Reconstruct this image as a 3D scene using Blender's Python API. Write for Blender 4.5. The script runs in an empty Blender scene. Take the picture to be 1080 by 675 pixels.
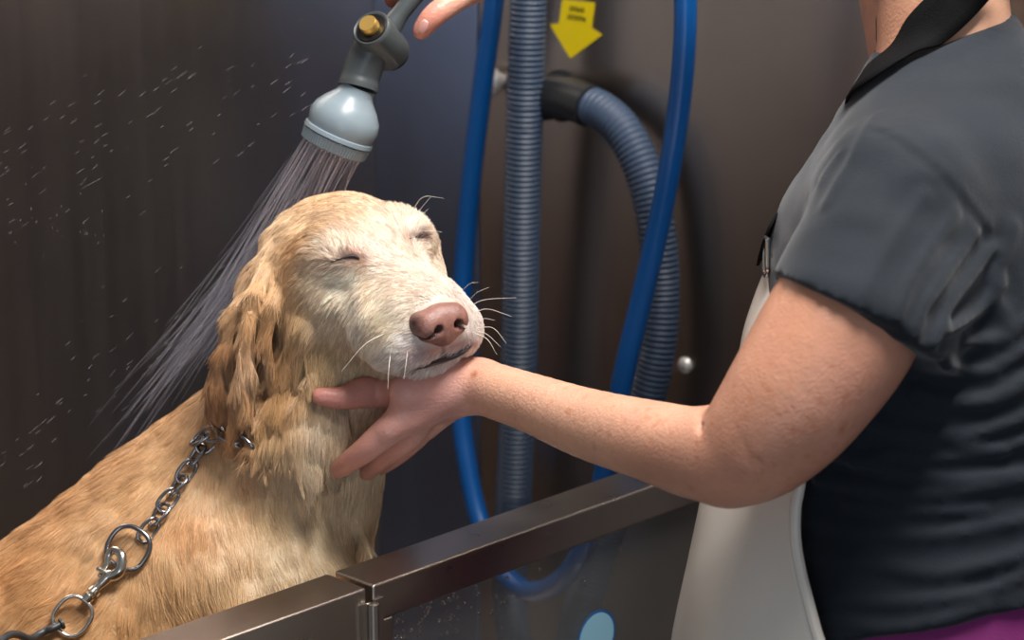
import bpy, bmesh, math, random
import numpy as np
from mathutils import Vector, Matrix, bvhtree, kdtree

random.seed(7)
RNG = np.random.default_rng(11)
SC = bpy.context.scene
COL = SC.collection

# ------------------------------------------------------------------ camera
F = 2540.0                       # focal length in pixels of the 1080 x 675 frame
TH = math.radians(15.0)
CAM = np.array([0.0, 0.0, 1.65])
RIGHT = np.array([1.0, 0.0, 0.0])
UPV = np.array([0.0, math.sin(TH), math.cos(TH)])
FWD = np.array([0.0, math.cos(TH), -math.sin(TH)])
C2W = np.stack([RIGHT, UPV, -FWD], axis=1)


def P(px, py, d):
    """a point of the place, seen at (px, py), d metres in front of the camera"""
    return CAM + RIGHT * ((px - 540.0) / F * d) + UPV * (-(py - 337.5) / F * d) + FWD * d


def pix(p):
    q = np.asarray(p) - CAM
    d = q @ FWD
    return 540.0 + F * (q @ RIGHT) / d, 337.5 - F * (q @ UPV) / d, d


def lin(r, g, b):
    out = []
    for c in (r, g, b):
        c = c / 255.0
        out.append(c / 12.92 if c <= 0.04045 else ((c + 0.055) / 1.055) ** 2.4)
    return np.array(out)


# ------------------------------------------------------------------ objects
def link(o, parent=None):
    COL.objects.link(o)
    if parent is not None:
        o.parent = parent
        o.matrix_parent_inverse = parent.matrix_world.inverted()
    return o


def empty(name, loc):
    o = bpy.data.objects.new(name, None)
    o.empty_display_size = 0.05
    o.location = Vector([float(v) for v in loc])
    COL.objects.link(o)
    o.matrix_world = Matrix.Translation(o.location)
    return o


def tag(o, label=None, cat=None, group=None, kind=None):
    if label: o['label'] = label
    if cat: o['category'] = cat
    if group: o['group'] = group
    if kind: o['kind'] = kind
    return o


def mesh_obj(name, V, Fc, mat, parent=None, smooth=True):
    me = bpy.data.meshes.new(name)
    me.from_pydata([tuple(map(float, v)) for v in V], [], [tuple(map(int, f)) for f in Fc])
    me.update()
    if smooth:
        me.polygons.foreach_set('use_smooth', np.ones(len(me.polygons), dtype=bool))
    if mat is not None: me.materials.append(mat)
    return link(bpy.data.objects.new(name, me), parent)


def fast_mesh(name, V, Q, mat, parent=None):
    me = bpy.data.meshes.new(name)
    n, m = len(V), len(Q)
    me.vertices.add(n); me.vertices.foreach_set('co', np.ascontiguousarray(V, dtype=np.float32).ravel())
    me.loops.add(m * 4); me.loops.foreach_set('vertex_index', np.ascontiguousarray(Q, dtype=np.int32).ravel())
    me.polygons.add(m)
    me.polygons.foreach_set('loop_start', np.arange(0, m * 4, 4, dtype=np.int32))
    me.polygons.foreach_set('use_smooth', np.ones(m, dtype=bool))
    me.update(calc_edges=True); me.validate()
    if mat is not None: me.materials.append(mat)
    return link(bpy.data.objects.new(name, me), parent)


def set_col(o, C, name='coat'):
    a = o.data.color_attributes.new(name, 'FLOAT_COLOR', 'POINT')
    rgba = np.ones((len(C), 4), dtype=np.float32); rgba[:, :3] = C
    a.data.foreach_set('color', rgba.ravel())


class MB:
    """collects boxes, tubes and lathes into ONE mesh"""
    def __init__(self): self.V, self.F = [], []

    def add(self, V, Fc):
        o = len(self.V)
        self.V += [tuple(map(float, v)) for v in V]
        self.F += [tuple(int(i) + o for i in f) for f in Fc]

    def box(self, c, ax, ay, az, sx, sy, sz):
        c = np.asarray(c, float); ax, ay, az = (np.asarray(a, float) for a in (ax, ay, az))
        V = [c + ax * sx * i / 2 + ay * sy * j / 2 + az * sz * k / 2 for i in (-1, 1) for j in (-1, 1) for k in (-1, 1)]
        self.add(V, [(0, 1, 3, 2), (4, 6, 7, 5), (0, 4, 5, 1), (2, 3, 7, 6), (0, 2, 6, 4), (1, 5, 7, 3)])

    def tube(self, pts, rad, n=12, closed=False, caps=True, rings=None):
        pts = np.asarray(pts, float); m = len(pts)
        rad = np.broadcast_to(np.asarray(rad, float), (m,))
        if closed: T = np.roll(pts, -1, 0) - np.roll(pts, 1, 0)
        else: T = np.gradient(pts, axis=0)
        T /= np.linalg.norm(T, axis=1)[:, None] + 1e-12
        a = np.array([0, 0, 1.0]) if abs(T[0][2]) < 0.9 else np.array([1.0, 0, 0])
        N = np.cross(T[0], a); N /= np.linalg.norm(N)
        V = []
        for i in range(m):
            N = N - T[i] * (N @ T[i]); N /= np.linalg.norm(N)
            B = np.cross(T[i], N)
            for j in range(n):
                t = 2 * math.pi * j / n
                V.append(pts[i] + rad[i] * (math.cos(t) * N + math.sin(t) * B))
        Fc = []
        for i in range(m if closed else m - 1):
            i2 = (i + 1) % m
            for j in range(n):
                j2 = (j + 1) % n
                Fc.append((i * n + j, i * n + j2, i2 * n + j2, i2 * n + j))
        if caps and not closed:
            Fc.append(tuple(range(n))[::-1]); Fc.append(tuple((m - 1) * n + j for j in range(n)))
        self.add(V, Fc)

    def lathe(self, c, axis, prof, n=40, caps=True):
        """prof: (distance along the axis, radius)"""
        c = np.asarray(c, float); axis = np.asarray(axis, float); axis = axis / np.linalg.norm(axis)
        a = np.array([0, 1.0, 0]) if abs(axis[1]) < 0.9 else np.array([1.0, 0, 0])
        N = np.cross(axis, a); N /= np.linalg.norm(N); B = np.cross(axis, N)
        V = []
        for h, r in prof:
            for j in range(n):
                t = 2 * math.pi * j / n
                V.append(c + axis * h + r * (math.cos(t) * N + math.sin(t) * B))
        Fc = []
        for i in range(len(prof) - 1):
            for j in range(n):
                j2 = (j + 1) % n
                Fc.append((i * n + j, i * n + j2, (i + 1) * n + j2, (i + 1) * n + j))
        if caps:
            Fc.append(tuple(range(n))[::-1]); Fc.append(tuple((len(prof) - 1) * n + j for j in range(n)))
        self.add(V, Fc)

    def build(self, name, mat, parent=None, smooth=True, bevel=0.0, angle=35):
        o = mesh_obj(name, self.V, self.F, mat, parent, smooth)
        bm = bmesh.new(); bm.from_mesh(o.data)
        bmesh.ops.recalc_face_normals(bm, faces=bm.faces)
        if smooth:
            for e in bm.edges:
                if len(e.link_faces) == 2 and e.calc_face_angle(0) > math.radians(angle): e.smooth = False
        bm.to_mesh(o.data); bm.free()
        if bevel:
            m = o.modifiers.new('bevel', 'BEVEL'); m.width = bevel; m.segments = 3; m.limit_method = 'ANGLE'
            m.harden_normals = False
        return o


def spline(pts, n):
    """Catmull-Rom through pts (any dimension)"""
    p = np.asarray(pts, float)
    p = np.vstack([2 * p[0] - p[1], p, 2 * p[-1] - p[-2]])
    out = []
    m = len(p) - 3
    for s in np.linspace(0, m - 1e-9, n):
        i = int(s); t = s - i
        a, b, c, d = p[i], p[i + 1], p[i + 2], p[i + 3]
        out.append(0.5 * (2 * b + (c - a) * t + (2 * a - 5 * b + 4 * c - d) * t * t + (3 * b - a - 3 * c + d) * t ** 3))
    return np.array(out)


# ------------------------------------------------------------------ signed distance modelling
def rc(a, b, ra, rb, nrm=None, flat=1.0):
    """tapered capsule; nrm/flat squash it along nrm"""
    a, b = np.asarray(a, float), np.asarray(b, float); ba = b - a; L2 = max(ba @ ba, 1e-12)
    if nrm is not None:
        nrm = np.asarray(nrm, float); nrm = nrm / np.linalg.norm(nrm)

    def f(p):
        q = p - a
        t = np.clip(q @ ba / L2, 0, 1)
        w = q - t[:, None] * ba
        if nrm is None: l = np.sqrt((w * w).sum(1))
        else:
            z = w @ nrm
            l = np.sqrt(np.maximum((w * w).sum(1) - z * z, 0) + (z * flat) ** 2)
            return (l - (ra + (rb - ra) * t)) / math.sqrt(flat)
        return l - (ra + (rb - ra) * t)
    return f


def el(c, r, R=None):
    c, r = np.asarray(c, float), np.asarray(r, float)

    def f(p):
        q = p - c
        if R is not None: q = q @ R
        k0 = np.sqrt(((q / r) ** 2).sum(1)); k1 = np.sqrt(((q / (r * r)) ** 2).sum(1)) + 1e-9
        return k0 * (k0 - 1.0) / k1
    return f


def half(c, n):
    c, n = np.asarray(c, float), np.asarray(n, float); n = n / np.linalg.norm(n)
    return lambda p: (p - c) @ n


def sdf_apply(d, op, k, f):
    if op == 'u':
        h = np.maximum(k - np.abs(d - f), 0) / k
        return np.minimum(d, f) - h * h * k * 0.25
    if op == 's': f = -f
    h = np.maximum(k - np.abs(d - f), 0) / k
    return np.maximum(d, f) + h * h * k * 0.25


def sdf_eval(prims, p):
    d = np.full(len(p), 10.0)
    for op, k, f in prims: d = sdf_apply(d, op, k, f(p))
    return d


def sdf_mesh(prims, lo, hi, h, disp=None, B=8):
    lo = np.asarray(lo, float); hi = np.asarray(hi, float)
    nb = np.ceil((hi - lo) / (B * h)).astype(int)
    N = nb * B + 1
    D = np.full(N, 1.0, dtype=np.float32)
    bi = np.stack(np.meshgrid(*[np.arange(n) for n in nb], indexing='ij'), -1).reshape(-1, 3)
    cen = lo + (bi + 0.5) * B * h
    R = B * h * 0.8661
    FC = np.stack([f(cen) for op, k, f in prims])
    dc = np.full(len(cen), 10.0)
    for i, (op, k, f) in enumerate(prims): dc = sdf_apply(dc, op, k, FC[i])
    loc = np.stack(np.meshgrid(*[np.arange(B + 1)] * 3, indexing='ij'), -1).reshape(-1, 3)
    for j in range(len(cen)):
        i0 = bi[j] * B
        sl = tuple(slice(i0[a], i0[a] + B + 1) for a in range(3))
        if abs(dc[j]) > R * 1.6 + 0.01:
            if dc[j] < 0: D[sl] = -1.0
    for j in np.nonzero(np.abs(dc) <= R * 1.6 + 0.01)[0]:
        i0 = bi[j] * B
        p = lo + (i0 + loc) * h
        d = np.full(len(p), 10.0)
        for i, (op, k, f) in enumerate(prims):
            if op == 'i' or FC[i, j] < R * 1.7 + k + 0.01: d = sdf_apply(d, op, k, f(p))
        if disp is not None: d = d - disp(p)
        D[tuple(slice(i0[a], i0[a] + B + 1) for a in range(3))] = d.reshape((B + 1,) * 3)
    return surface_nets(D, lo, h)


def surface_nets(D, lo, h):
    S = D < 0
    c = S[:-1, :-1, :-1].astype(np.int8)
    tot = np.zeros_like(c)
    offs = [(x, y, z) for x in (0, 1) for y in (0, 1) for z in (0, 1)]
    sl = lambda o, n: slice(o, n - 1 + o)
    for o in offs: tot += S[sl(o[0], S.shape[0]), sl(o[1], S.shape[1]), sl(o[2], S.shape[2])]
    act = (tot > 0) & (tot < 8)
    ci = np.argwhere(act)
    idx = np.full(act.shape, -1, dtype=np.int32); idx[act] = np.arange(len(ci))
    acc = np.zeros((len(ci), 3)); cnt = np.zeros(len(ci))
    corner = {o: D[ci[:, 0] + o[0], ci[:, 1] + o[1], ci[:, 2] + o[2]].astype(float) for o in offs}
    for o in offs:
        for ax in range(3):
            if o[ax] == 0:
                o2 = list(o); o2[ax] = 1; o2 = tuple(o2)
                a, b = corner[o], corner[o2]
                m = (a < 0) != (b < 0)
                t = a[m] / (a[m] - b[m])
                q = np.zeros((m.sum(), 3)); q[:] = o; q[:, ax] = t
                acc[m] += q; cnt[m] += 1
    V = lo + (ci + acc / cnt[:, None]) * h
    Q = []
    for ax in range(3):
        b, c2 = (ax + 1) % 3, (ax + 2) % 3
        s0 = [slice(None)] * 3; s1 = [slice(None)] * 3
        s0[ax] = slice(0, -1); s1[ax] = slice(1, None)
        A, Bm = S[tuple(s0)], S[tuple(s1)]
        e = np.argwhere(A != Bm)
        ok = (e[:, b] > 0) & (e[:, c2] > 0) & (e[:, b] < D.shape[b] - 1) & (e[:, c2] < D.shape[c2] - 1)
        e = e[ok]
        q = []
        for db, dc in ((0, 0), (1, 0), (1, 1), (0, 1)):
            k = e.copy(); k[:, b] -= db; k[:, c2] -= dc
            q.append(idx[k[:, 0], k[:, 1], k[:, 2]])
        q = np.stack(q, 1)
        flip = ~A[e[:, 0], e[:, 1], e[:, 2]]
        q[flip] = q[flip][:, ::-1]
        Q.append(q)
    Q = np.concatenate(Q)
    Q = Q[(Q >= 0).all(1)]
    return biggest(V, Q)


def biggest(V, Q):
    """keep the largest connected surface"""
    lab = np.arange(len(V))
    while True:
        m = lab[Q].min(1); new = lab.copy()
        for k in range(4): np.minimum.at(new, Q[:, k], m)
        new = new[new]; new = new[new]
        if (new == lab).all(): break
        lab = new
    c = np.bincount(lab[Q[:, 0]], minlength=len(V)); best = c.argmax()
    keep = lab == best
    ren = np.cumsum(keep) - 1
    return V[keep], ren[Q[keep[Q].all(1)]]


def vert_normals(V, Q):
    fn = np.cross(V[Q[:, 2]] - V[Q[:, 0]], V[Q[:, 3]] - V[Q[:, 1]])
    N = np.zeros_like(V)
    for k in range(4): np.add.at(N, Q[:, k], fn)
    return N / (np.linalg.norm(N, axis=1)[:, None] + 1e-12)


def relax(V, Q, it=2, lam=0.5):
    for _ in range(it):
        S = np.zeros_like(V); n = np.zeros(len(V))
        for a, b in ((0, 1), (1, 2), (2, 3), (3, 0)):
            np.add.at(S, Q[:, a], V[Q[:, b]]); np.add.at(n, Q[:, a], 1)
            np.add.at(S, Q[:, b], V[Q[:, a]]); np.add.at(n, Q[:, b], 1)
        V = V + lam * (S / np.maximum(n, 1)[:, None] - V)
    return V


class Tracer:
    """finds where a sight line meets a mesh, to lay things on its surface"""
    def __init__(self, V, Q):
        self.t = bvhtree.BVHTree.FromPolygons([Vector(v) for v in V], [tuple(map(int, q)) for q in Q])

    def hit(self, px, py, off=0.0, default=1.95):
        d = P(px, py, 1.0) - CAM; d = d / np.linalg.norm(d)
        h = self.t.ray_cast(Vector(CAM), Vector(d))
        if h[0] is None: return P(px, py, default), -d
        n = np.array(h[1]); n = n if n @ d < 0 else -n
        return np.array(h[0]) + n * off, n

    def depth(self, px, py, default=1.95):
        return float((self.hit(px, py, 0.0, default)[0] - CAM) @ FWD)


def idw(A, C, p, power=3.0, soft=1e-3):
    """inverse distance blend of values C at anchors A"""
    out = np.zeros((len(p), C.shape[1])); w_ = np.zeros(len(p))
    for a, c in zip(A, C):
        w = 1.0 / (((p - a) ** 2).sum(1) + soft * soft) ** (power / 2)
        out += w[:, None] * c; w_ += w
    return out / w_[:, None]


def vnoise(p, scale, seed=0):
    """smooth value noise, -1..1"""
    q = p * scale + seed * 17.13
    i = np.floor(q).astype(np.int64); f = q - i; f = f * f * (3 - 2 * f)

    def hsh(a):
        n = (a[:, 0] * 374761393 + a[:, 1] * 668265263 + a[:, 2] * 2147483647 + seed * 974711) & 0x7fffffff
        n = ((n ^ (n >> 13)) * 1274126177) & 0x7fffffff
        return ((n ^ (n >> 16)) & 0xffff) / 32767.5 - 1.0
    r = 0
    for o in [(x, y, z) for x in (0, 1) for y in (0, 1) for z in (0, 1)]:
        w = 1.0
        for a in range(3): w = w * (f[:, a] if o[a] else 1 - f[:, a])
        r = r + w * hsh(i + np.array(o))
    return r


def hair_obj(name, strands_P, radii, colors, mat, parent):
    """strands_P: (n, m, 3)"""
    n, m, _ = strands_P.shape
    cu = bpy.data.hair_curves.new(name)
    cu.add_curves([m] * n)
    cu.points.foreach_set('position', np.ascontiguousarray(strands_P, dtype=np.float32).ravel())
    ra = cu.attributes.get('radius') or cu.attributes.new('radius', 'FLOAT', 'POINT')
    ra.data.foreach_set('value', np.ascontiguousarray(radii, dtype=np.float32).ravel())
    ca = cu.attributes.new('coat', 'FLOAT_COLOR', 'CURVE')
    rgba = np.ones((n, 4), dtype=np.float32); rgba[:, :3] = colors
    ca.data.foreach_set('color', rgba.ravel())
    cu.materials.append(mat)
    return link(bpy.data.objects.new(name, cu), parent)


# ------------------------------------------------------------------ materials
def nodes(name):
    m = bpy.data.materials.new(name); m.use_nodes = True
    nt = m.node_tree; b = nt.nodes['Principled BSDF']
    return m, nt, b


def principled(name, col, rough=0.5, metal=0.0, spec=0.5, noise=None, bump=None, coat=0.0, sheen=0.0, sss=0.0, stretch=(1, 1, 1)):
    """noise = (scale, amount): darkens/lightens the colour; bump = (scale, strength, distance)"""
    m, nt, b = nodes(name)
    b.inputs['Base Color'].default_value = (*col, 1); b.inputs['Roughness'].default_value = rough
    b.inputs['Metallic'].default_value = metal; b.inputs['Specular IOR Level'].default_value = spec
    b.inputs['Coat Weight'].default_value = coat; b.inputs['Sheen Weight'].default_value = sheen
    if sss:
        b.inputs['Subsurface Weight'].default_value = sss; b.inputs['Subsurface Radius'].default_value = (0.6, 0.25, 0.12)
        b.inputs['Subsurface Scale'].default_value = 0.01
    tc = nt.nodes.new('ShaderNodeTexCoord'); mp = nt.nodes.new('ShaderNodeMapping')
    mp.inputs['Scale'].default_value = stretch
    nt.links.new(tc.outputs['Object'], mp.inputs['Vector'])
    if noise:
        t = nt.nodes.new('ShaderNodeTexNoise'); t.inputs['Scale'].default_value = noise[0]; t.inputs['Detail'].default_value = 5
        r = nt.nodes.new('ShaderNodeMapRange')
        r.inputs['To Min'].default_value = 1 - noise[1]; r.inputs['To Max'].default_value = 1 + noise[1]
        r.inputs['From Min'].default_value = 0.3; r.inputs['From Max'].default_value = 0.7
        x = nt.nodes.new('ShaderNodeVectorMath'); x.operation = 'SCALE'; x.inputs[0].default_value = col
        nt.links.new(mp.outputs['Vector'], t.inputs['Vector']); nt.links.new(t.outputs['Fac'], r.inputs['Value'])
        nt.links.new(r.outputs['Result'], x.inputs['Scale']); nt.links.new(x.outputs['Vector'], b.inputs['Base Color'])
    if bump:
        t = nt.nodes.new('ShaderNodeTexNoise'); t.inputs['Scale'].default_value = bump[0]; t.inputs['Detail'].default_value = 4
        bp = nt.nodes.new('ShaderNodeBump'); bp.inputs['Strength'].default_value = bump[1]; bp.inputs['Distance'].default_value = bump[2]
        nt.links.new(mp.outputs['Vector'], t.inputs['Vector']); nt.links.new(t.outputs['Fac'], bp.inputs['Height'])
        nt.links.new(bp.outputs['Normal'], b.inputs['Normal'])
    return m


def attr_mat(name, rough=0.5, spec=0.4, sss=0.0, attr='coat', bump=None):
    m, nt, b = nodes(name)
    a = nt.nodes.new('ShaderNodeAttribute'); a.attribute_name = attr
    nt.links.new(a.outputs['Color'], b.inputs['Base Color'])
    b.inputs['Roughness'].default_value = rough; b.inputs['Specular IOR Level'].default_value = spec
    if sss:
        b.inputs['Subsurface Weight'].default_value = sss; b.inputs['Subsurface Radius'].default_value = (0.6, 0.25, 0.12)
        b.inputs['Subsurface Scale'].default_value = 0.012
    if bump:
        tc = nt.nodes.new('ShaderNodeTexCoord')
        t = nt.nodes.new('ShaderNodeTexNoise'); t.inputs['Scale'].default_value = bump[0]; t.inputs['Detail'].default_value = 5
        bp = nt.nodes.new('ShaderNodeBump'); bp.inputs['Strength'].default_value = bump[1]; bp.inputs['Distance'].default_value = bump[2]
        nt.links.new(tc.outputs['Object'], t.inputs['Vector']); nt.links.new(t.outputs['Fac'], bp.inputs['Height'])
        nt.links.new(bp.outputs['Normal'], b.inputs['Normal'])
    return m
# ------------------------------------------------------------------ camera, light, view
cd = bpy.data.cameras.new('camera'); cam = bpy.data.objects.new('camera', cd); COL.objects.link(cam)
cd.sensor_width = 36.0; cd.lens = F / 1080.0 * 36.0
cam.location = Vector(CAM); cam.rotation_euler = (math.pi / 2 - TH, 0, 0)
cd.dof.use_dof = True; cd.dof.focus_distance = 1.87; cd.dof.aperture_fstop = 6.0
SC.camera = cam
SC.view_settings.view_transform = 'Standard'; SC.view_settings.look = 'None'
SC.view_settings.gamma = 1.0; SC.view_settings.exposure = 0.08; SC.view_settings.use_curve_mapping = False

w = bpy.data.worlds.new('room_light'); SC.world = w; w.use_nodes = True
w.node_tree.nodes['Background'].inputs['Color'].default_value = (0.88, 0.92, 1.0, 1)
w.node_tree.nodes['Background'].inputs['Strength'].default_value = 0.19


def lamp(name, loc, to, sx, sy, power, col):
    l = bpy.data.lights.new(name, 'AREA'); l.shape = 'RECTANGLE'; l.size = sx; l.size_y = sy
    l.energy = power; l.color = col
    o = bpy.data.objects.new(name, l); COL.objects.link(o); o.location = loc
    o.rotation_euler = (Vector(to) - Vector(loc)).to_track_quat('-Z', 'Y').to_euler()
    return o


lamp('ceiling_light', (0.50, 1.55, 2.80), (0.02, 1.90, 1.0), 1.3, 0.5, 78, (1.0, 0.975, 0.945))
lamp('fill_light', (-0.35, -1.6, 1.15), (-0.1, 1.9, 1.15), 1.1, 1.9, 18, (0.72, 0.84, 1.0))  # unseen cool lamp added behind the camera for front fill and bluish reflections
# ------------------------------------------------------------------ the dog
HR = np.array([[0.5422, 0.8303, -0.1292], [-0.1631, 0.2548, 0.9531], [0.8243, -0.4957, 0.2736]])
HS = 0.907
HO = P(383, 286, 1.95)
HM = C2W @ HR


def H(x, y, z): return HO + HS * (HM @ np.array([x, y, z], float))


def hel(c, r): return el(H(*c), np.array(r) * HS, HM)


def hrc(a, b, ra, rb): return rc(H(*a), H(*b), ra * HS, rb * HS)


def S(px, py, d, r): return P(px, py, d), r * d / F


def prc(a, b, **kw):
    A, ra = S(*a); B_, rb = S(*b)
    return rc(A, B_, ra, rb, **kw)


FLOOR_TUB = 0.50
dog_prims = []
U = lambda k, f: dog_prims.append(('u', k, f))
X = lambda k, f: dog_prims.append(('s', k, f))
# trunk, sitting along the tub
U(.02, prc((302, 505, 2.03, 80), (296, 640, 2.04, 98)))
U(.04, prc((300, 520, 2.03, 76), (240, 512, 2.05, 84)))
U(.04, prc((240, 512, 2.05, 84), (182, 592, 2.04, 118)))
U(.04, prc((182, 592, 2.04, 118), (92, 694, 2.02, 140)))
U(.04, prc((92, 694, 2.02, 140), (-100, 890, 1.98, 182)))
# shoulder, forelegs, haunches, tail
U(.05, prc((215, 620, 1.98, 70), (300, 730, 1.97, 62)))
for px_, dd in ((318, 1.98), (345, 2.14)):
    a = P(px_, 700, dd); foot = np.array([a[0] + .02, a[1], FLOOR_TUB + .03])
    kn = np.array([a[0] - .01, a[1], FLOOR_TUB + .20])
    U(.04, rc(P(px_ - 10, 650, dd), kn, .058, .033)); U(.02, rc(kn, foot + [-.01, 0, .02], .032, .027))
    U(.02, rc(foot, foot + np.array([.045, -.01, 0]), .03, .026))
hip = P(-80, 880, 1.98)
for sg in (-1, 1):
    b = hip + np.array([.02, .095 * sg, -.02]); kn = np.array([b[0] + .19, b[1] + .02 * sg, FLOOR_TUB + .17])
    hk = np.array([b[0] - .02, b[1] + .03 * sg, FLOOR_TUB + .06])
    U(.05, rc(b, kn, .105, .055)); U(.03, rc(kn, hk, .05, .03)); U(.02, rc(hk, hk + np.array([.17, 0, -.03]), .03, .028))
tl = [hip + np.array(v) for v in ((-.12, 0, -.06), (-.22, .01, -.14), (-.31, .02, -.2), (-.38, .02, -.22))]
for i in range(3): U(.03, rc(tl[i], tl[i + 1], (.05, .045, .04)[i], (.045, .04, .02)[i]))
# neck
U(.05, rc(H(-.055, 0, -.02), P(298, 500, 2.03), .060, 80 * 2.03 / F))
U(.04, rc(H(-.02, 0, -.055), P(318, 470, 2.0), .045, .052))
# head
U(.03, hel((-.040, 0, .004), (.080, .064, .056)))
U(.03, hel((.000, 0, .021), (.050, .048, .032)))
for s in (-1, 1):
    U(.015, hel((.016, s * .038, .030), (.026, .022, .018)))
    U(.03, hel((-.008, s * .047, -.014), (.048, .024, .036)))
    U(.03, hel((-.035, s * .044, -.046), (.050, .032, .042)))
U(.03, hrc((.015, 0, .000), (.106, 0, -.022), .036, .026))
for s in (-1, 1):
    U(.02, hel((.064, s * .022, -.034), (.062, .031, .032)))
    U(.012, hel((.096, s * .022, -.046), (.034, .027, .024)))
U(.010, hel((.112, 0, -.030), (.016, .028, .024)))
U(.02, hrc((-.02, 0, -.062), (.090, 0, -.074), .038, .019))
for s in (-1, 1):
    X(.014, hel((.043, s * .050, .011), (.010, .008, .008)))
    U(.010, hel((.030, s * .040, .014), (.015, .013, .011)))
# mouth groove between lip and chin
lip = [(.02, -.056, -.070), (.06, -.050, -.073), (.095, -.041, -.071), (.116, -.021, -.067), (.1245, 0, -.062),
       (.116, .021, -.067), (.095, .041, -.071), (.06, .050, -.073)]
for a, b in zip(lip[:-1], lip[1:]): X(.004, hrc(a, b, .0030, .0030))
# far ear
U(.02, rc(H(-.055, .052, .005), H(-.06, .074, -.04), .016, .024, HM[:, 1], 2.2))
U(.012, rc(H(-.06, .074, -.04), H(-.055, .074, -.10), .026, .014, HM[:, 1], 2.2))

lo = P(-330, 1180, 2.0); LO = np.array([-.98, 1.55, FLOOR_TUB - .01]); HI = np.array([.02, 2.35, 1.42])
bV, bQ = sdf_mesh(dog_prims, LO, HI, .006)
base = Tracer(bV, bQ)


def lock(pts, flat=1.8, k=.006, lift=0.0):
    """a wet lock of coat: (px, py, half width px, lift m) down the surface"""
    pp = []
    for (x, y, r, *l) in pts:
        q, n = base.hit(x, y, (l[0] if l else lift))
        pp.append((q, r * 1.95 / F, n))
    for (a, ra, n), (b, rb, _) in zip(pp[:-1], pp[1:]):
        U(k, rc(a, b, ra, rb, n, flat))


def free_lock(pts, flat=1.8, k=.006):
    """(px, py, depth, half width px)"""
    for a, b in zip(pts[:-1], pts[1:]):
        A, ra = S(*a); B_, rb = S(*b)
        U(k, rc(A, B_, ra, rb, -FWD + .5 * RIGHT * -1, flat))


# near ear: the flap and its wet points
free_lock([(292, 270, 1.972, 12), (274, 300, 1.958, 19), (255, 345, 1.942, 20), (244, 395, 1.94, 19), (241, 432, 1.945, 16), (243, 465, 1.95, 3)], 2.2, .016)
free_lock([(248, 330, 1.93, 9), (236, 372, 1.93, 9), (228, 410, 1.935, 9), (224, 438, 1.94, 6)], 1.5, .004)
free_lock([(283, 282, 1.945, 10), (266, 315, 1.922, 10), (258, 355, 1.917, 9), (261, 390, 1.92, 7), (265, 414, 1.925, 2)], 1.6, .003)
free_lock([(296, 290, 1.935, 10), (286, 325, 1.919, 9), (280, 360, 1.92, 8), (284, 385, 1.925, 6), (289, 402, 1.93, 2)], 1.6, .003)
free_lock([(256, 400, 1.925, 8), (252, 430, 1.925, 9), (245, 452, 1.93, 6), (243, 469, 1.935, 1)], 1.6, .003)
free_lock([(262, 330, 1.912, 4), (252, 375, 1.912, 4), (250, 410, 1.917, 4), (256, 440, 1.925, 2)], 1.3, .002)
# ruff under the cheek and throat
lock([(318, 350, 14, .0), (305, 395, 14, .004), (296, 435, 13, .008), (290, 470, 11, .012), (283, 490, 4, .014)])
lock([(340, 395, 14, .0), (334, 430, 14, .006), (330, 465, 13, .012), (326, 495, 9, .016), (322, 517, 2, .018)])
lock([(300, 400, 10, .003), (303, 440, 11, .010), (310, 475, 10, .014), (316, 497, 5, .016)])
lock([(330, 400, 8, .008), (318, 430, 8, .012), (316, 460, 8, .016), (322, 490, 6, .018), (328, 508, 2, .02)])
lock([(355, 420, 10, .0), (352, 450, 11, .006), (350, 480, 10, .01), (348, 503, 5, .01)])
lock([(275, 420, 9, .004), (276, 450, 10, .01), (272, 475, 8, .014), (266, 488, 3, .016)])
# wet folds down the chest and flank
for x0, y0, x1, y1, r in ((375, 515, 392, 590, 7), (352, 520, 372, 600, 8), (330, 525, 345, 610, 8), (300, 515, 322, 610, 9),
                          (272, 510, 290, 615, 9), (250, 540, 262, 640, 10), (225, 560, 236, 660, 10)):
    lock([(x0, y0, r * .5, -.004), ((x0 + x1) / 2 - 3, (y0 + y1) / 2, r, -.004), (x1, y1, r * .6, -.003)], 1.6, .01)


def dog_disp(p):
    return .0012 * vnoise(p, 70, 3) + .0018 * vnoise(p * np.array([1, 1, .55]), 34, 5)


dV, dQ = sdf_mesh(dog_prims, LO, HI, .0024, dog_disp)
dV = relax(dV, dQ, 1, .4)
dN = vert_normals(dV, dQ)
dogT = Tracer(dV, dQ)
DOG = empty('dog', (P(230, 700, 2.02)[0], P(230, 700, 2.02)[1], FLOOR_TUB))
tag(DOG, 'wet cream golden retriever with closed eyes sitting in the wash tub under the spray', 'dog')

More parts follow.
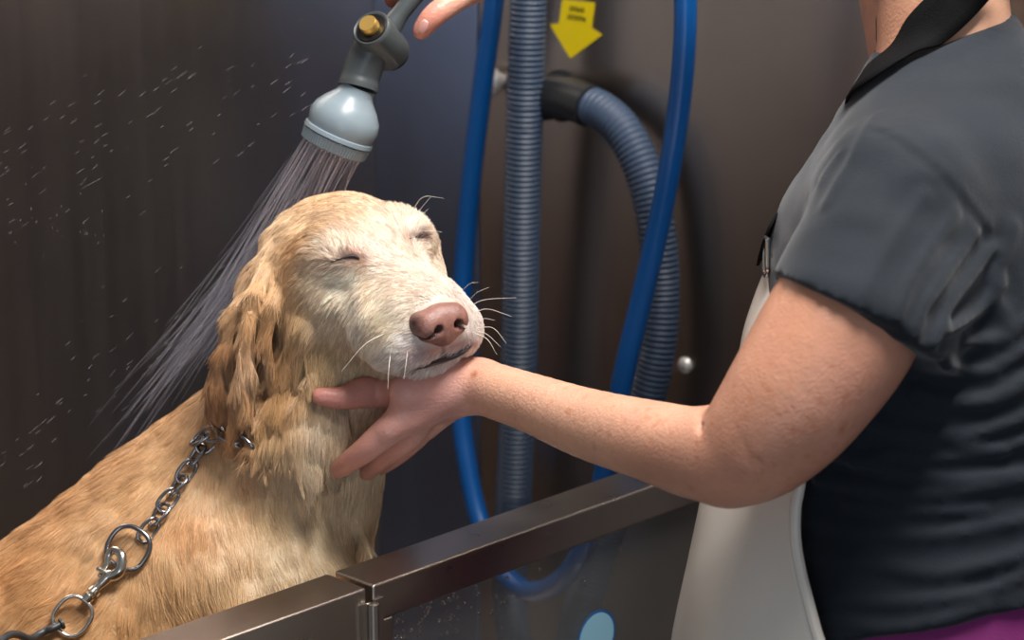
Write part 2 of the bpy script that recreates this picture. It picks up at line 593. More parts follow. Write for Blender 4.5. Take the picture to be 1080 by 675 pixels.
coat_anchor = [  # seen at, colour
    (400, 235, (244, 226, 203)), (345, 212, (226, 190, 145)), (372, 222, (236, 206, 168)), (300, 240, (232, 200, 158)), (310, 262, (214, 168, 112)), (330, 245, (232, 196, 150)),
    (350, 255, (246, 230, 208)), (395, 265, (246, 230, 210)), (430, 240, (246, 232, 212)), (445, 275, (244, 226, 206)), (420, 290, (244, 224, 204)),
    (455, 300, (240, 216, 198)), (400, 310, (246, 232, 206)), (360, 300, (246, 236, 216)), (335, 300, (238, 220, 188)), (345, 335, (238, 222, 192)), (318, 335, (212, 178, 126)),
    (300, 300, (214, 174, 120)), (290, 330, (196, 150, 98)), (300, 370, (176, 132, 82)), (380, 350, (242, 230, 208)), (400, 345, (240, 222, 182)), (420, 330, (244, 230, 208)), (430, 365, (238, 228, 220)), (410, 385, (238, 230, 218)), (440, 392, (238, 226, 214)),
    (470, 388, (240, 230, 220)), (500, 345, (246, 238, 228)), (488, 310, (242, 226, 214)), (340, 380, (204, 174, 124)), (370, 385, (216, 196, 156)),
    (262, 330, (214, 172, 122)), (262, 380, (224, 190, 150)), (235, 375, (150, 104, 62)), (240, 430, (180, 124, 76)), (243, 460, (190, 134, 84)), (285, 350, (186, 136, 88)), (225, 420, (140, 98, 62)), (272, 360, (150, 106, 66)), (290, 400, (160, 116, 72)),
    (300, 420, (190, 146, 92)), (275, 440, (186, 146, 96)), (335, 450, (216, 198, 170)), (325, 490, (222, 202, 168)), (300, 470, (212, 180, 132)), (355, 470, (214, 190, 150)),
    (375, 540, (226, 206, 168)), (340, 570, (226, 206, 168)), (290, 540, (222, 194, 148)), (390, 500, (214, 196, 160)), (300, 600, (222, 198, 156)), (250, 540, (226, 188, 138)),
    (240, 500, (224, 186, 138)), (200, 480, (214, 170, 120)), (180, 440, (208, 164, 116)), (120, 490, (206, 160, 112)), (60, 540, (204, 156, 106)), (20, 600, (204, 152, 98)),
    (150, 520, (214, 170, 118)), (110, 570, (214, 174, 126)), (60, 620, (206, 158, 104)), (200, 560, (206, 152, 94)), (180, 610, (222, 182, 130)), (230, 620, (220, 186, 138)), (120, 650, (210, 164, 110)), (200, 520, (220, 182, 134)),
]
CA = np.array([dogT.hit(x, y)[0] for x, y, c in coat_anchor]); CC = np.array([lin(*c) for x, y, c in coat_anchor])
extra = [(H(-.05, .06, .0), (214, 174, 120)), (H(-.055, .08, -.06), (186, 136, 86)), (H(.06, .05, -.03), (240, 222, 200)), (H(-.02, .06, -.04), (226, 200, 156)),
         (P(60, 690, 2.2), (204, 156, 106)), (P(-100, 850, 1.8), (208, 166, 116)), (P(-100, 850, 2.15), (208, 166, 116)), (P(320, 700, 2.05), (222, 198, 156)), (P(300, 900, 2.05), (226, 204, 170))]
CA = np.vstack([CA, [a for a, c in extra]]); CC = np.vstack([CC, [lin(*c) for a, c in extra]])


def coat(p):
    c = idw(CA, CC, p, 3.2, .012) * np.array([1.02, .975, .985])
    # dark skin of the eye rims and lips, pink bare skin beside the nose
    for pts, rad, cc, amt in SKIN_MARKS:
        d = np.full(len(p), 1.0)
        for a, b in zip(pts[:-1], pts[1:]): d = np.minimum(d, rc(a, b, 0, 0)(p))
        wgt = amt * np.clip(1 - d / rad, 0, 1) ** 1.3
        c = c * (1 - wgt[:, None]) + wgt[:, None] * lin(*cc)
    return c


def on(x, y, o=0.0): return dogT.hit(x, y, o)[0]


NEAR_EYE = [(343, 279), (354, 275), (364, 271.5), (373, 270), (379, 273)]
FAR_EYE = [(431, 252), (438, 250.5), (444, 249), (450, 247)]
LIPS = [on(x, y) for x, y in ((408, 394), (426, 391), (445, 387), (463, 381), (478, 375), (489, 370), (497, 364))]
SKIN_MARKS = [
    ([on(x, y) for x, y in NEAR_EYE], .009, (150, 110, 84), .5), ([on(366, 271), on(380, 272)], .009, (96, 58, 48), .95), ([on(376, 266), on(384, 276)], .012, (196, 138, 116), .6),
    ([on(380, 275), on(388, 300), on(388, 320)], .006, (206, 176, 130), .45),
    ([on(x, y) for x, y in FAR_EYE], .009, (150, 108, 90), .7), ([on(440, 250), on(448, 248)], .007, (70, 44, 38), .95),
    ([on(467, 364), on(469, 377)], .0035, (60, 40, 42), .85), (LIPS[1:], .0055, (50, 44, 46), .95), (LIPS[2:], .011, (120, 98, 98), .45), ([on(440, 374), on(452, 371), on(462, 368)], .012, (168, 122, 124), .75), ([on(476, 366), on(490, 361)], .009, (160, 116, 118), .75),
]
dC = coat(dV) * (.93 + .12 * vnoise(dV, 160, 2)[:, None] * .5)
M_COAT = attr_mat('dog_coat_skin', .45, .4, bump=(420, .35, .002))
M_HAIR = attr_mat('dog_hair', .34, .55)
body = fast_mesh('body', dV, dQ, M_COAT, DOG); set_col(body, dC * .8)

# nose leather
NO = np.array([.003, -.0035, -.0045])


def nel(c, r): return hel(np.array(c) * np.array([1, .95, .94]) + NO, np.array(r) * .94)


def nrc(a, b, ra, rb): return hrc(np.array(a) + NO, np.array(b) + NO, ra, rb)


nz = []
nz.append(('u', .006, nel((.129, 0, -.021), (.015, .0245, .0175))))
for s in (-1, 1):
    nz.append(('u', .005, nel((.132, s * .0135, -.0215), (.012, .0125, .0135))))
    nz.append(('u', .005, nel((.122, s * .0180, -.020), (.012, .0095, .0120))))
nz.append(('u', .006, nel((.131, 0, -.033), (.010, .011, .010))))
for s in (-1, 1):
    nz.append(('s', .003, nrc((.148, s * .0105, -.0225), (.130, s * .0085, -.020), .0036, .0040)))
    nz.append(('s', .003, nrc((.143, s * .0125, -.0255), (.128, s * .024, -.0275), .0022, .0014)))
nz.append(('s', .0025, nrc((.147, 0, -.020), (.140, 0, -.046), .0010, .0016)))
nlo = H(.13, 0, -.029) - .05
nV, nQ = sdf_mesh(nz, nlo, nlo + .1, .0008)
nV = relax(nV, nQ, 1)
nose = fast_mesh('nose', nV, nQ, None, DOG); nose['label'] = 'pinkish brown leathery nose'
nC = np.tile(lin(142, 99, 88), (len(nV), 1))
loc_n = ((nV - HO) @ HM) / HS - NO
dark = np.zeros(len(nV))
for s in (-1, 1):
    dark = np.maximum(dark, np.clip(1 - rc(np.array([.146, s * .0105, -.0225]), np.array([.128, s * .0085, -.020]), 0, 0)(loc_n) / .0056, 0, 1))
    dark = np.maximum(dark, .8 * np.clip(1 - rc(np.array([.14, s * .0125, -.0255]), np.array([.128, s * .024, -.0275]), 0, 0)(loc_n) / .004, 0, 1))
dark = np.maximum(dark, .8 * np.clip(1 - rc(np.array([.147, 0, -.024]), np.array([.140, 0, -.046]), 0, 0)(loc_n) / .003, 0, 1))
dark = np.maximum(dark, .75 * np.clip(1 - np.linalg.norm(loc_n - np.array([.128, -.025, -.014]), axis=1) / .012, 0, 1))
dark = np.maximum(dark, .5 * np.clip((-.034 - loc_n[:, 2]) / .01, 0, 1))
nC = nC * (1 + .2 * vnoise(nV, 420, 4) + .16 * vnoise(nV, 130, 6))[:, None]
nC = nC * (1 - np.clip(dark * 1.4, 0, 1)[:, None]) + np.clip(dark * 1.4, 0, 1)[:, None] * lin(44, 24, 24)
set_col(nose, nC)
nose.data.materials.append(attr_mat('nose_leather', .38, .5, bump=(900, .6, .0008)))

# closed lids: a dark seam with short lashes
M_LID = principled('eyelid_dark', lin(38, 26, 24), .5)
for nm, pts, rr in (('closed_eyelid', NEAR_EYE, (.0003, .0005, .0009, .0018, .0010)), ('closed_eyelid', FAR_EYE, (.0004, .0008, .0013, .0008))):
    mb = MB(); q = spline([on(x, y, .0004) for x, y in pts], 16)
    mb.tube(q, np.interp(np.linspace(0, 1, 16), np.linspace(0, 1, len(rr)), rr), 8)
    mb.build(nm, M_LID, DOG)

mb = MB(); q = spline([p_ + FWD * -.0006 for p_ in LIPS[1:]], 30)
mb.tube(q, np.interp(np.linspace(0, 1, 30), [0, .3, .6, .9, 1], [.0006, .0020, .0030, .0018, .0006]), 10)
mb.build('lip', principled('lip_dark', lin(62, 54, 56), .35, noise=(300, .25)), DOG)

# ------------------------------------------------------------------ the coat, strand by strand
flow_anchor = [  # seen at, heading in the picture (x, y down)
    (468, 310, -.5, -1), (440, 290, -.6, -.9), (420, 265, -.7, -.8), (400, 230, -.8, -.6), (360, 212, -1, .1), (320, 225, -1, .6), (290, 255, -.7, 1), (280, 290, -.4, 1),
    (430, 232, .3, -1), (350, 255, -.6, -.8), (365, 262, -.3, -1), (330, 262, -1, .1), (330, 285, -1, .5), (355, 290, -.8, .5), (375, 290, -.5, 1), (345, 320, -.5, 1), (385, 320, -.6, .9), (320, 340, -.3, 1),
    (420, 325, -1, .5), (440, 350, -1, .4), (430, 375, -.9, .6), (460, 372, -.5, .8), (400, 370, -.8, .7), (370, 370, -.5, 1), (340, 390, -.2, 1), (495, 320, .3, .4), (500, 350, .5, .6), (480, 385, .2, 1), (440, 393, -.4, 1),
    (450, 255, .8, -.2), (458, 275, .8, .5),
    (260, 320, -.2, 1), (240, 400, 0, 1), (300, 420, -.1, 1), (330, 460, 0, 1), (280, 470, -.1, 1), (360, 470, 0, 1), (390, 530, .2, 1), (350, 560, .3, 1), (300, 550, .3, 1), (250, 560, .15, 1),
    (230, 500, -.1, 1), (190, 470, -.6, 1), (130, 490, -1, .8), (60, 545, -1, .8), (20, 620, -.8, 1), (150, 540, -.5, 1), (100, 600, -.5, 1), (190, 600, .2, 1), (220, 640, .2, 1), (300, 620, .3, 1),
]
FA, FD = [], []
for x, y, u, v in flow_anchor:
    a, n = dogT.hit(x, y)
    g = RIGHT * u - UPV * v; g = g - n * (g @ n); FA.append(a); FD.append(g / (np.linalg.norm(g) + 1e-9))
for a, g in ((H(-.04, .07, 0), -HM[:, 2]), (H(.06, .05, -.03), -HM[:, 0]), (P(60, 690, 2.2), np.array([-.6, 0, -1])), (P(-100, 850, 1.8), np.array([-.4, 0, -1])), (P(320, 900, 2.0), np.array([0, 0, -1.]))):
    FA.append(a); FD.append(g / np.linalg.norm(g))
FA, FD = np.array(FA), np.array(FD)
# strand length (m) and lift by place
LENP = [(400, 235, .006, .12), (345, 212, .010, .05), (300, 250, .014, .06), (430, 232, .012, .55), (440, 238, .010, .7), (352, 256, .011, .35), (440, 290, .005, .12), (390, 265, .006, .12), (420, 330, .007, .2), (350, 300, .012, .28), (335, 290, .012, .25),
        (345, 340, .014, .22), (430, 375, .010, .30), (410, 388, .012, .35), (500, 345, .006, .35), (470, 388, .007, .4), (320, 340, .018, .12), (260, 340, .022, .05), (240, 430, .02, .08), (300, 430, .024, .10), (330, 470, .024, .10),
        (350, 560, .022, .05), (250, 550, .022, .05), (180, 460, .020, .05), (80, 540, .020, .05), (120, 620, .022, .06), (230, 640, .022, .05), (450, 258, .008, .5), (460, 280, .007, .4)]
LA = np.array([dogT.hit(x, y)[0] for x, y, l, a in LENP]); LV = np.array([[l, a] for x, y, l, a in LENP])


def grow(count, seed, rad, clump_cell, clump, keep, lenmul=1.0, colmul=1.0, clvar=.13, zst=1.0):
    rng = np.random.default_rng(seed)
    tri = np.concatenate([dQ[:, [0, 1, 2]], dQ[:, [0, 2, 3]]])
    a, b, c = dV[tri[:, 0]], dV[tri[:, 1]], dV[tri[:, 2]]
    area = np.linalg.norm(np.cross(b - a, c - a), axis=1) * keep((a + b + c) / 3)
    t = rng.choice(len(tri), count, p=area / area.sum())
    u, v = rng.random(count), rng.random(count); m = u + v > 1; u[m], v[m] = 1 - u[m], 1 - v[m]
    wts = np.stack([1 - u - v, u, v], 1)
    p = (dV[tri[t]] * wts[:, :, None]).sum(1); n = (dN[tri[t]] * wts[:, :, None]).sum(1)
    n /= np.linalg.norm(n, axis=1)[:, None] + 1e-9
    g = idw(FA, FD, p, 3.5, .01)
    g += .35 * np.stack([vnoise(p, 60, 21), vnoise(p, 60, 22), vnoise(p, 60, 23)], 1) + .10 * rng.normal(size=g.shape)
    g -= n * (g * n).sum(1)[:, None]; g /= np.linalg.norm(g, axis=1)[:, None] + 1e-9
    lv = idw(LA, LV, p, 3.5, .01)
    L = lv[:, 0] * (.6 + .7 * rng.random(count)) * lenmul; lift = .65 * lv[:, 1] * (.5 + rng.random(count))
    # clumps of wet hair: strands of one cell lean on a common tip
    key = np.floor((p + .3 * clump_cell * rng.normal(size=p.shape) * .3) * np.array([1, 1, zst]) / clump_cell).astype(np.int64)
    hk = (key[:, 0] * 73856093) ^ (key[:, 1] * 19349663) ^ (key[:, 2] * 83492791)
    _, inv = np.unique(hk, return_inverse=True)
    cnt = np.bincount(inv).astype(float)
    cen = np.stack([np.bincount(inv, p[:, k]) for k in range(3)], 1) / cnt[:, None]
    off = cen[inv] - p
    gm = np.stack([np.bincount(inv, g[:, k]) for k in range(3)], 1) / cnt[:, None]
    g = g + (gm[inv] - g) * clump; g /= np.linalg.norm(g, axis=1)[:, None] + 1e-9
    L = L + ((np.bincount(inv, L) / cnt)[inv] - L) * clump * .7
    m_ = 5; s = np.linspace(0, 1, m_)
    bend = .5 + .5 * rng.random(count)
    pts = p[:, None] + L[:, None, None] * (g[:, None] * s[None, :, None] + n[:, None] * (lift[:, None] * (s[None] - bend[:, None] * .55 * s[None] ** 2))[:, :, None])
    pts = pts + clump * off[:, None] * (s[None, :, None] ** 1.3)
    pts += n[:, None] * .0003
    R = rad * (.7 + .6 * rng.random(count))[:, None] * np.array([1, .95, .85, .65, .2])[None]
    cc = coat(p) * colmul * (1 + .10 * rng.normal(size=count))[:, None]
    cl = np.random.default_rng(seed + 1).normal(size=inv.max() + 1) * clvar
    cc = cc * (1 + cl[inv])[:, None]
    return pts, R, np.clip(cc, .005, .93)


def not_bare(p):
    k = np.ones(len(p))
    d = np.linalg.norm((p - H(.128, 0, -.029)) / 1.0, axis=1); k *= np.clip((d - .021) / .006, 0, 1)
    for q in list(spline(LIPS[2:], 14)) + [on(445, 373), on(455, 370), on(484, 364)]: k *= np.clip(np.linalg.norm(p - q, axis=1) / .0055 - .2, .12, 1)
    return k


def keep_head(p):
    d = np.linalg.norm(p - H(.03, 0, -.01), axis=1)
    return not_bare(p) * np.clip((.17 - d) / .03, 0, 1)


def keep_body(p):
    d = np.linalg.norm(p - H(.03, 0, -.01), axis=1)
    return np.clip((d - .11) / .03, 0.0, 1) * np.clip((p[:, 2] - .62) / .06, .05, 1)


def keep_locks(p):
    k = np.zeros(len(p))
    for a, b, r in ((H(-.05, -.062, -.03), P(243, 412, 1.945), .036), (P(305, 400, 1.95), P(320, 475, 1.96), .040)):
        k = np.maximum(k, np.clip(1.3 - rc(a, b, 0, 0)(p) / r, 0, 1))
    return k * not_bare(p)


h3 = grow(34000, 8, .00015, .011, .94, keep_locks, .95, .84, .24, .38)
h1 = grow(80000, 5, .00013, .0045, .6, keep_head, .72)
h2 = grow(120000, 6, .00015, .009, .6, keep_body, .8, 1.0, .075)
hair_obj('fur', *[np.concatenate([h[k] for h in (h1, h2, h3)]) for k in range(3)], M_HAIR, DOG)

# whiskers and brow hairs
wh = []
for a, b, c, r in (((497, 322), (512, 316), (545, 314), 1), ((500, 330), (515, 326), (540, 334), 1), ((502, 349), (514, 353), (528, 366), 1), ((503, 346), (520, 346), (534, 362), 1), ((495, 316), (504, 308), (516, 303), .7),
                   ((498, 350), (514, 358), (524, 374), 1), ((500, 338), (512, 336), (522, 338), .7), ((405, 352), (384, 364), (360, 392), 1), ((412, 372), (410, 390), (409, 410), 1), ((430, 370), (428, 385), (426, 400), .6),
                   ((433, 226), (446, 208), (468, 209), .6), ((436, 230), (448, 215), (455, 207), .5), ((488, 306), (496, 299), (504, 298), .6), ((446, 244), (456, 243), (466, 245), .7), ((440, 236), (446, 226), (452, 220), .5), ((330, 262), (320, 262), (312, 268), .3)):
    A, n = dogT.hit(*a)
    d0 = (A - CAM) @ FWD
    q = spline([A, P(b[0], b[1], d0 - .008), P(c[0], c[1], d0 - .010)], 8); wh.append((q, r))
hair_obj('whisker', np.array([q for q, r in wh]), np.array([np.linspace(.00030, .00008, 8) * (.6 + .4 * r) for q, r in wh]),
         np.tile(lin(236, 226, 210), (len(wh), 1)), M_HAIR, DOG)
# ------------------------------------------------------------------ the groomer
def dd(x, y, o=0.0): return dogT.depth(x, y) + o


def chain(pts, k, **kw):
    out = []
    W_ = np.array([[*P(x, y, d), r * d / F] for x, y, d, r in pts])
    q = spline(W_, (len(pts) - 1) * 5 + 1)
    for i, (a, b) in enumerate(zip(q[:-1], q[1:])): out.append(('u', k if i == 0 else .0015, rc(a[:3], b[:3], max(a[3], .001), max(b[3], .001))))
    return out


def wel(px, py, d, rx, ry, rz): return el(P(px, py, d), (rx, ry, rz))


near_arm = [(950, 215, 1.70, 66), (896, 330, 1.66, 82), (848, 406, 1.65, 77), (812, 452, 1.655, 67), (786, 474, 1.665, 57), (738, 478, 1.69, 49), (690, 466, 1.73, 43), (620, 447, 1.79, 37), (560, 425, 1.85, 31), (505, 407, 1.905, 28.5)]
far_arm = [(985, 115, 1.99, 56), (905, -130, 2.04, 42)]
far_fore = [(905, -130, 2.04, 42), (720, -95, 2.03, 38), (560, -55, 2.02, 27)]
torso = [('u', .05, wel(1000, 320, 1.83, .105, .15, .17)), ('u', .05, wel(902, 290, 1.81, .056, .125, .085)),
         ('u', .06, prc((950, 205, 1.70, 66), (1010, 130, 1.83, 74))), ('u', .06, prc((1010, 130, 1.83, 74), (1000, 130, 1.97, 58))),
         ('u', .08, wel(992, 520, 1.84, .135, .150, .17)), ('u', .08, wel(985, 690, 1.845, .142, .165, .14))]
neck = [('u', .03, prc((1000, 95, 1.83, 74), (988, -90, 1.83, 64)))]
head = [('u', .02, wel(987, -207, 1.83, .098, .078, .105)), ('u', .03, wel(937, -137, 1.83, .06, .058, .085)), ('u', .02, wel(912, -97, 1.83, .035, .032, .026)),
        ('u', .010, prc((870, -192, 1.83, 8), (856, -160, 1.83, 13))), ('u', .01, prc((884, -127, 1.83, 14), (890, -118, 1.83, 13))),
        ('u', .008, wel(882, -227, 1.805, .02, .028, .010)), ('u', .008, wel(882, -227, 1.855, .02, .028, .010)),
        ('u', .004, wel(997, -182, 1.752, .018, .007, .030)), ('u', .004, wel(997, -182, 1.908, .018, .007, .030))]
# the hand under the chin
hand = [('u', .006, prc((508, 407, 1.905, 28), (480, 411, 1.91, 26))), ('u', .010, prc((490, 407, 1.905, 25), (428, 440, 1.90, 21))),
        ('u', .010, prc((480, 404, 1.905, 23), (430, 413, 1.890, 20))), ('u', .010, prc((482, 414, 1.92, 23), (448, 446, 1.93, 18)))]
thumb = [(446, 409, 1.895, 20), (408, 413, dd(395, 405, -.006), 16.5), (384, 414, dd(381, 416, -.010), 16.5), (360, 420, dd(358, 421, -.008), 11.5), (337, 418, dd(338, 418, -.004), 9.5)]
ti, tm = dd(360, 494, -.006), dd(387, 497, -.004)
index = [(432, 438, 1.900, 19), (408, 456, 1.898, 16), (382, 477, .5 * 1.898 + .5 * ti - .010, 13), (357, 495, ti, 10)]
middle = [(438, 446, 1.908, 18), (427, 464, 1.918, 14.5), (404, 481, .5 * 1.918 + .5 * tm - .006, 12), (387, 498, tm, 9.5)]
ring = [(446, 446, 1.925, 16), (430, 468, 1.95, 13), (412, 484, 1.98, 11), (398, 494, 2.01, 9)]
little = [(455, 440, 1.940, 14), (440, 462, 1.975, 11), (422, 478, 2.01, 9.5), (406, 488, 2.04, 8)]
for f in (thumb, index, middle, ring, little): hand += chain(f, .005)
hand += [('u', .008, prc((409, 454, 1.890, 9), (415, 450, 1.890, 8)))]
# the hand on the shower handle
hand2 = [('u', .015, prc((560, -55, 2.02, 27), (520, -45, 2.015, 30))), ('u', .015, prc((520, -45, 2.015, 30), (470, -50, 2.03, 26))),
         ('u', .012, prc((525, -30, 2.01, 24), (492, -10, 1.985, 16)))]
hand2 += chain([(500, -16, 1.99, 16), (474, 4, 1.972, 13), (456, 18, 1.966, 12), (444, 33, 1.968, 9.5)], .005)
for q in ([(476, -66, 2.03, 14), (440, -48, 2.045, 12), (415, -28, 2.03, 10.5), (411, -16, 1.998, 9.5), (418, -8, 1.985, 8)],
          [(480, -52, 2.03, 14), (448, -26, 2.045, 12), (424, -6, 2.03, 10), (414, 0, 1.998, 9)],
          [(474, -80, 2.03, 13), (446, -72, 2.045, 11), (426, -54, 2.03, 10), (424, -44, 1.998, 9), (432, -36, 1.985, 8)],
          [(474, -94, 2.03, 11), (454, -92, 2.04, 9.5), (438, -78, 2.03, 8.5), (436, -68, 2.0, 8), (444, -60, 1.988, 7)]):
    hand2 += chain(q, .005)
crease = []
for i_, (x_, y_) in enumerate(((752, 470), (764, 478), (776, 470), (788, 482), (800, 474), (812, 484))):
    crease.append(('s', .003, prc((x_ - 4, y_ - 20, 1.655 - 57 * 1.66 / F - .0005, 1.2), (x_ + 5, y_ + 18, 1.655 - 55 * 1.66 / F + .002, 1.2))))
crease += [('s', .003, prc((738, 428, 1.668, 2.2), (740, 452, 1.653, 2.2))), ('s', .003, prc((740, 452, 1.653, 2.2), (750, 486, 1.643, 1.6)))]


def shrink(prims, s): return [(op, k, (lambda p, f=f: f(p) + s)) for op, k, f in prims]


skin = shrink(torso, .012) + neck + head + chain(near_arm, .03) + chain(far_arm[:1] + far_arm[1:] + far_fore[1:], .03) + hand + hand2 + crease
skin += [('u', .015, prc((776, 490, 1.665, 36), (768, 496, 1.67, 34)))]
SK_LO = np.array([-.16, 1.40, .84]); SK_HI = np.array([.52, 2.15, 1.86])
sV, sQ = sdf_mesh(skin, SK_LO, SK_HI, .0026)
sV = relax(sV, sQ, 2, .5)
base_pt = np.array([P(985, 690, 1.845)[0], P(985, 690, 1.845)[1], 0.0])
WOMAN = empty('person', base_pt)
tag(WOMAN, 'person in slate t-shirt and pale apron rinsing the dog with a shower head', 'person')
sC = np.tile(lin(208, 158, 132), (len(sV), 1))
tone = [(P(440, 405, 1.88), (206, 150, 138)), (P(410, 450, 1.89), (202, 146, 132)), (P(380, 480, 1.91), (200, 138, 122)), (P(340, 418, 1.93), (200, 132, 118)), (P(395, 490, 1.95), (194, 134, 118)),
        (P(505, 380, 1.85), (226, 172, 142)), (P(560, 400, 1.80), (220, 168, 140)), (P(620, 430, 1.76), (212, 160, 132)), (P(700, 440, 1.69), (216, 160, 132)), (P(700, 490, 1.68), (190, 136, 112)),
        (P(790, 490, 1.63), (196, 138, 112)), (P(840, 400, 1.58), (196, 140, 112)), (P(900, 420, 1.58), (206, 146, 124)), (P(860, 320, 1.6), (190, 134, 106)), (P(940, 30, 1.78), (196, 140, 112)), (P(1030, 20, 1.75), (206, 158, 130)),
        (P(450, 25, 1.95), (214, 140, 120)), (P(480, 0, 1.97), (216, 158, 136)), (P(414, 0, 1.98), (150, 84, 66)), (P(700, -90, 2.0), (206, 158, 132)), (P(900, -100, 1.8), (212, 164, 140))]
sC = idw(np.array([a for a, c in tone]), np.array([lin(*c) for a, c in tone]), sV, 3, .01)
sC = sC * (1 + .05 * vnoise(sV, 60, 8) + .05 * vnoise(sV, 260, 9))[:, None]
# freckles and the mole on the wrist
rng = np.random.default_rng(4)
skT = Tracer(sV, sQ)
spots = [(skT.hit(500, 395)[0], .0036, .75)]
for _ in range(240):
    x = rng.uniform(540, 930); y = 420 + (x - 540) * .12 + rng.normal() * 34
    spots.append((skT.hit(x, y)[0], rng.uniform(.0012, .0026), rng.uniform(.2, .5)))
for c, r, a in spots:
    k = np.clip(1.4 - np.linalg.norm(sV - c, axis=1) / r, 0, 1) * a
    sC = sC * (1 - k[:, None]) + k[:, None] * lin(176, 104, 66)
M_SKIN = attr_mat('skin', .40, .45, sss=.10, bump=(420, .4, .0016))
skin_o = fast_mesh('body', sV, sQ, M_SKIN, WOMAN); set_col(skin_o, np.clip(sC, 0, 1))
# nails
M_NAIL = principled('nail', lin(226, 164, 152), .25, coat=.3)
def nail(tracer, x, y, dirx, diry, L, W):
    q, n = tracer.hit(x, y)
    g = RIGHT * dirx - UPV * diry; g = g - n * (g @ n); g /= np.linalg.norm(g); b = np.cross(n, g)
    mb = MB(); V, Fc = [], []
    nu, nv = 9, 9
    for i in range(nu):
        for j in range(nv):
            u = i / (nu - 1) * 2 - 1; v = j / (nv - 1) * 2 - 1
            wv = W * (1 - .35 * max(0, abs(u)) ** 4)
            V.append(q + g * u * L + b * v * wv + n * (.0007 - .0020 * v * v - .0006 * u * u))
    for i in range(nu - 1):
        for j in range(nv - 1): Fc.append((i * nv + j, i * nv + j + 1, (i + 1) * nv + j + 1, (i + 1) * nv + j))
    mb.add(V, Fc); o = mb.build('fingernail', M_NAIL, WOMAN)
    m = o.modifiers.new('thick', 'SOLIDIFY'); m.thickness = .0006
nail(skT, 446, 28, -.5, .85, .0058, .0042)

# hair of the head
M_HEADHAIR = principled('head_hair', lin(96, 72, 54), .5, bump=(60, .6, .004), stretch=(1, 1, .15))
hp = [('u', .02, wel(1000, -222, 1.83, .108, .090, .108)), ('u', .03, wel(1042, -152, 1.83, .06, .075, .10)), ('s', .02, wel(900, -152, 1.83, .075, .075, .085)), ('i', .01, half(P(1022, -82, 1.83), (0, .2, -1)))]
hV, hQ = sdf_mesh(hp, P(992, -162, 1.83) - .22, P(992, -162, 1.83) + .22, .005)
fast_mesh('hair', hV, hQ, M_HEADHAIR, WOMAN)
M_EYE = principled('eye', lin(40, 34, 30), .2)
for e in (1.800, 1.860):
    mb = MB(); mb.lathe(P(878, -210, e), (-1, 0, 0), [(-.006, .004), (-.003, .0095), (.002, .011), (.006, .008), (.008, .003)], 16)
    mb.build('eye', M_EYE, WOMAN)

# ---- t-shirt
def both(f, g): return lambda p: np.maximum(f(p), g(p))


Ax = P(842, 408, 1.64) - P(945, 215, 1.69); Ax /= np.linalg.norm(Ax)
hem_n = np.cross(P(818, 284, 1.62) - P(985, 372, 1.62), FWD); hem_n /= np.linalg.norm(hem_n)
if hem_n @ Ax < 0: hem_n = -hem_n
hem = half(P(818, 288, 1.64), hem_n)
slv = [prc((945, 215, 1.70, 84), (896, 345, 1.655, 98)), prc((985, 250, 1.72, 70), (928, 350, 1.665, 84))]
shirt = shrink(torso, -.004)
for f in slv: shirt.append(('u', .02, both(f, hem)))
Ax2 = P(905, -130, 2.04) - P(985, 115, 1.99); Ax2 /= np.linalg.norm(Ax2)
shirt.append(('u', .03, both(prc((990, 115, 1.98, 60), (970, 0, 2.00, 52)), half(P(962, 0, 2.01), Ax2))))
shirt.append(('u', .03, prc((1005, 110, 1.83, 78), (1000, 40, 1.83, 70))))
nk = np.cross(P(1000, 52, 1.755) - P(903, 60, 1.83), P(1085, -6, 1.86) - P(903, 60, 1.83)); nk /= np.linalg.norm(nk)
if nk[2] < 0: nk = -nk
shirt.append(('i', .004, half(P(903, 60, 1.83), nk)))
hm = np.cross(P(1080, 645, 1.70) - P(865, 690, 1.70), FWD); hm /= np.linalg.norm(hm)
if hm[2] > 0: hm = -hm
shirt.append(('i', .004, half(P(1080, 640, 1.70), hm)))
TS_LO = np.array([.14, 1.46, .86]); TS_HI = np.array([.55, 2.16, 1.46])
tV, tQ = sdf_mesh(shirt, TS_LO, TS_HI, .008)
tT = Tracer(tV, tQ)


def line_on(pts, n=14):
    q = spline(pts, n)
    return np.array([tT.hit(x, y, 0, 1.7)[0] for x, y in q])


folds = []   # polyline, height, width
for pts, a, w_ in (
        ([(880, 478), (947, 497), (1008, 507), (1090, 497)], .0045, .008), ([(862, 504), (926, 516), (998, 521), (1090, 506)], .005, .008), ([(916, 445), (967, 458), (1028, 458), (1090, 438)], .0045, .008),
        ([(967, 412), (998, 424), (1049, 422), (1090, 398)], .005, .009), ([(855, 583), (926, 596), (998, 606), (1090, 583)], .003, .009), ([(860, 631), (947, 636), (1028, 626), (1090, 604)], .003, .008),
        ([(900, 490), (940, 478), (990, 484), (1060, 478)], .003, .006), ([(850, 545), (910, 560), (985, 566), (1085, 548)], .003, .008), ([(1000, 386), (1040, 392), (1090, 366)], .004, .008), ([(1020, 360), (1060, 356), (1090, 335)], .004, .009),
        ([(870, 655), (950, 662), (1040, 640)], .0025, .007), ([(890, 530), (960, 540), (1040, 538)], .003, .006), ([(1010, 470), (1050, 474), (1090, 465)], .004, .007),
        ([(1046, 262), (1008, 318), (988, 362)], .005, .007), ([(1030, 246), (985, 310), (966, 352)], .0035, .007), ([(1008, 225), (965, 290), (946, 335)], .003, .007), ([(975, 205), (930, 270), (905, 320)], .0018, .008), ([(1056, 300), (1030, 330), (1000, 350)], .005, .008),
        ([(925, 120), (900, 165), (872, 215)], .0025, .008), ([(1070, 240), (1050, 300), (1062, 340)], .003, .010)):
    folds.append((line_on(pts), a * 1.8, w_ * .8))
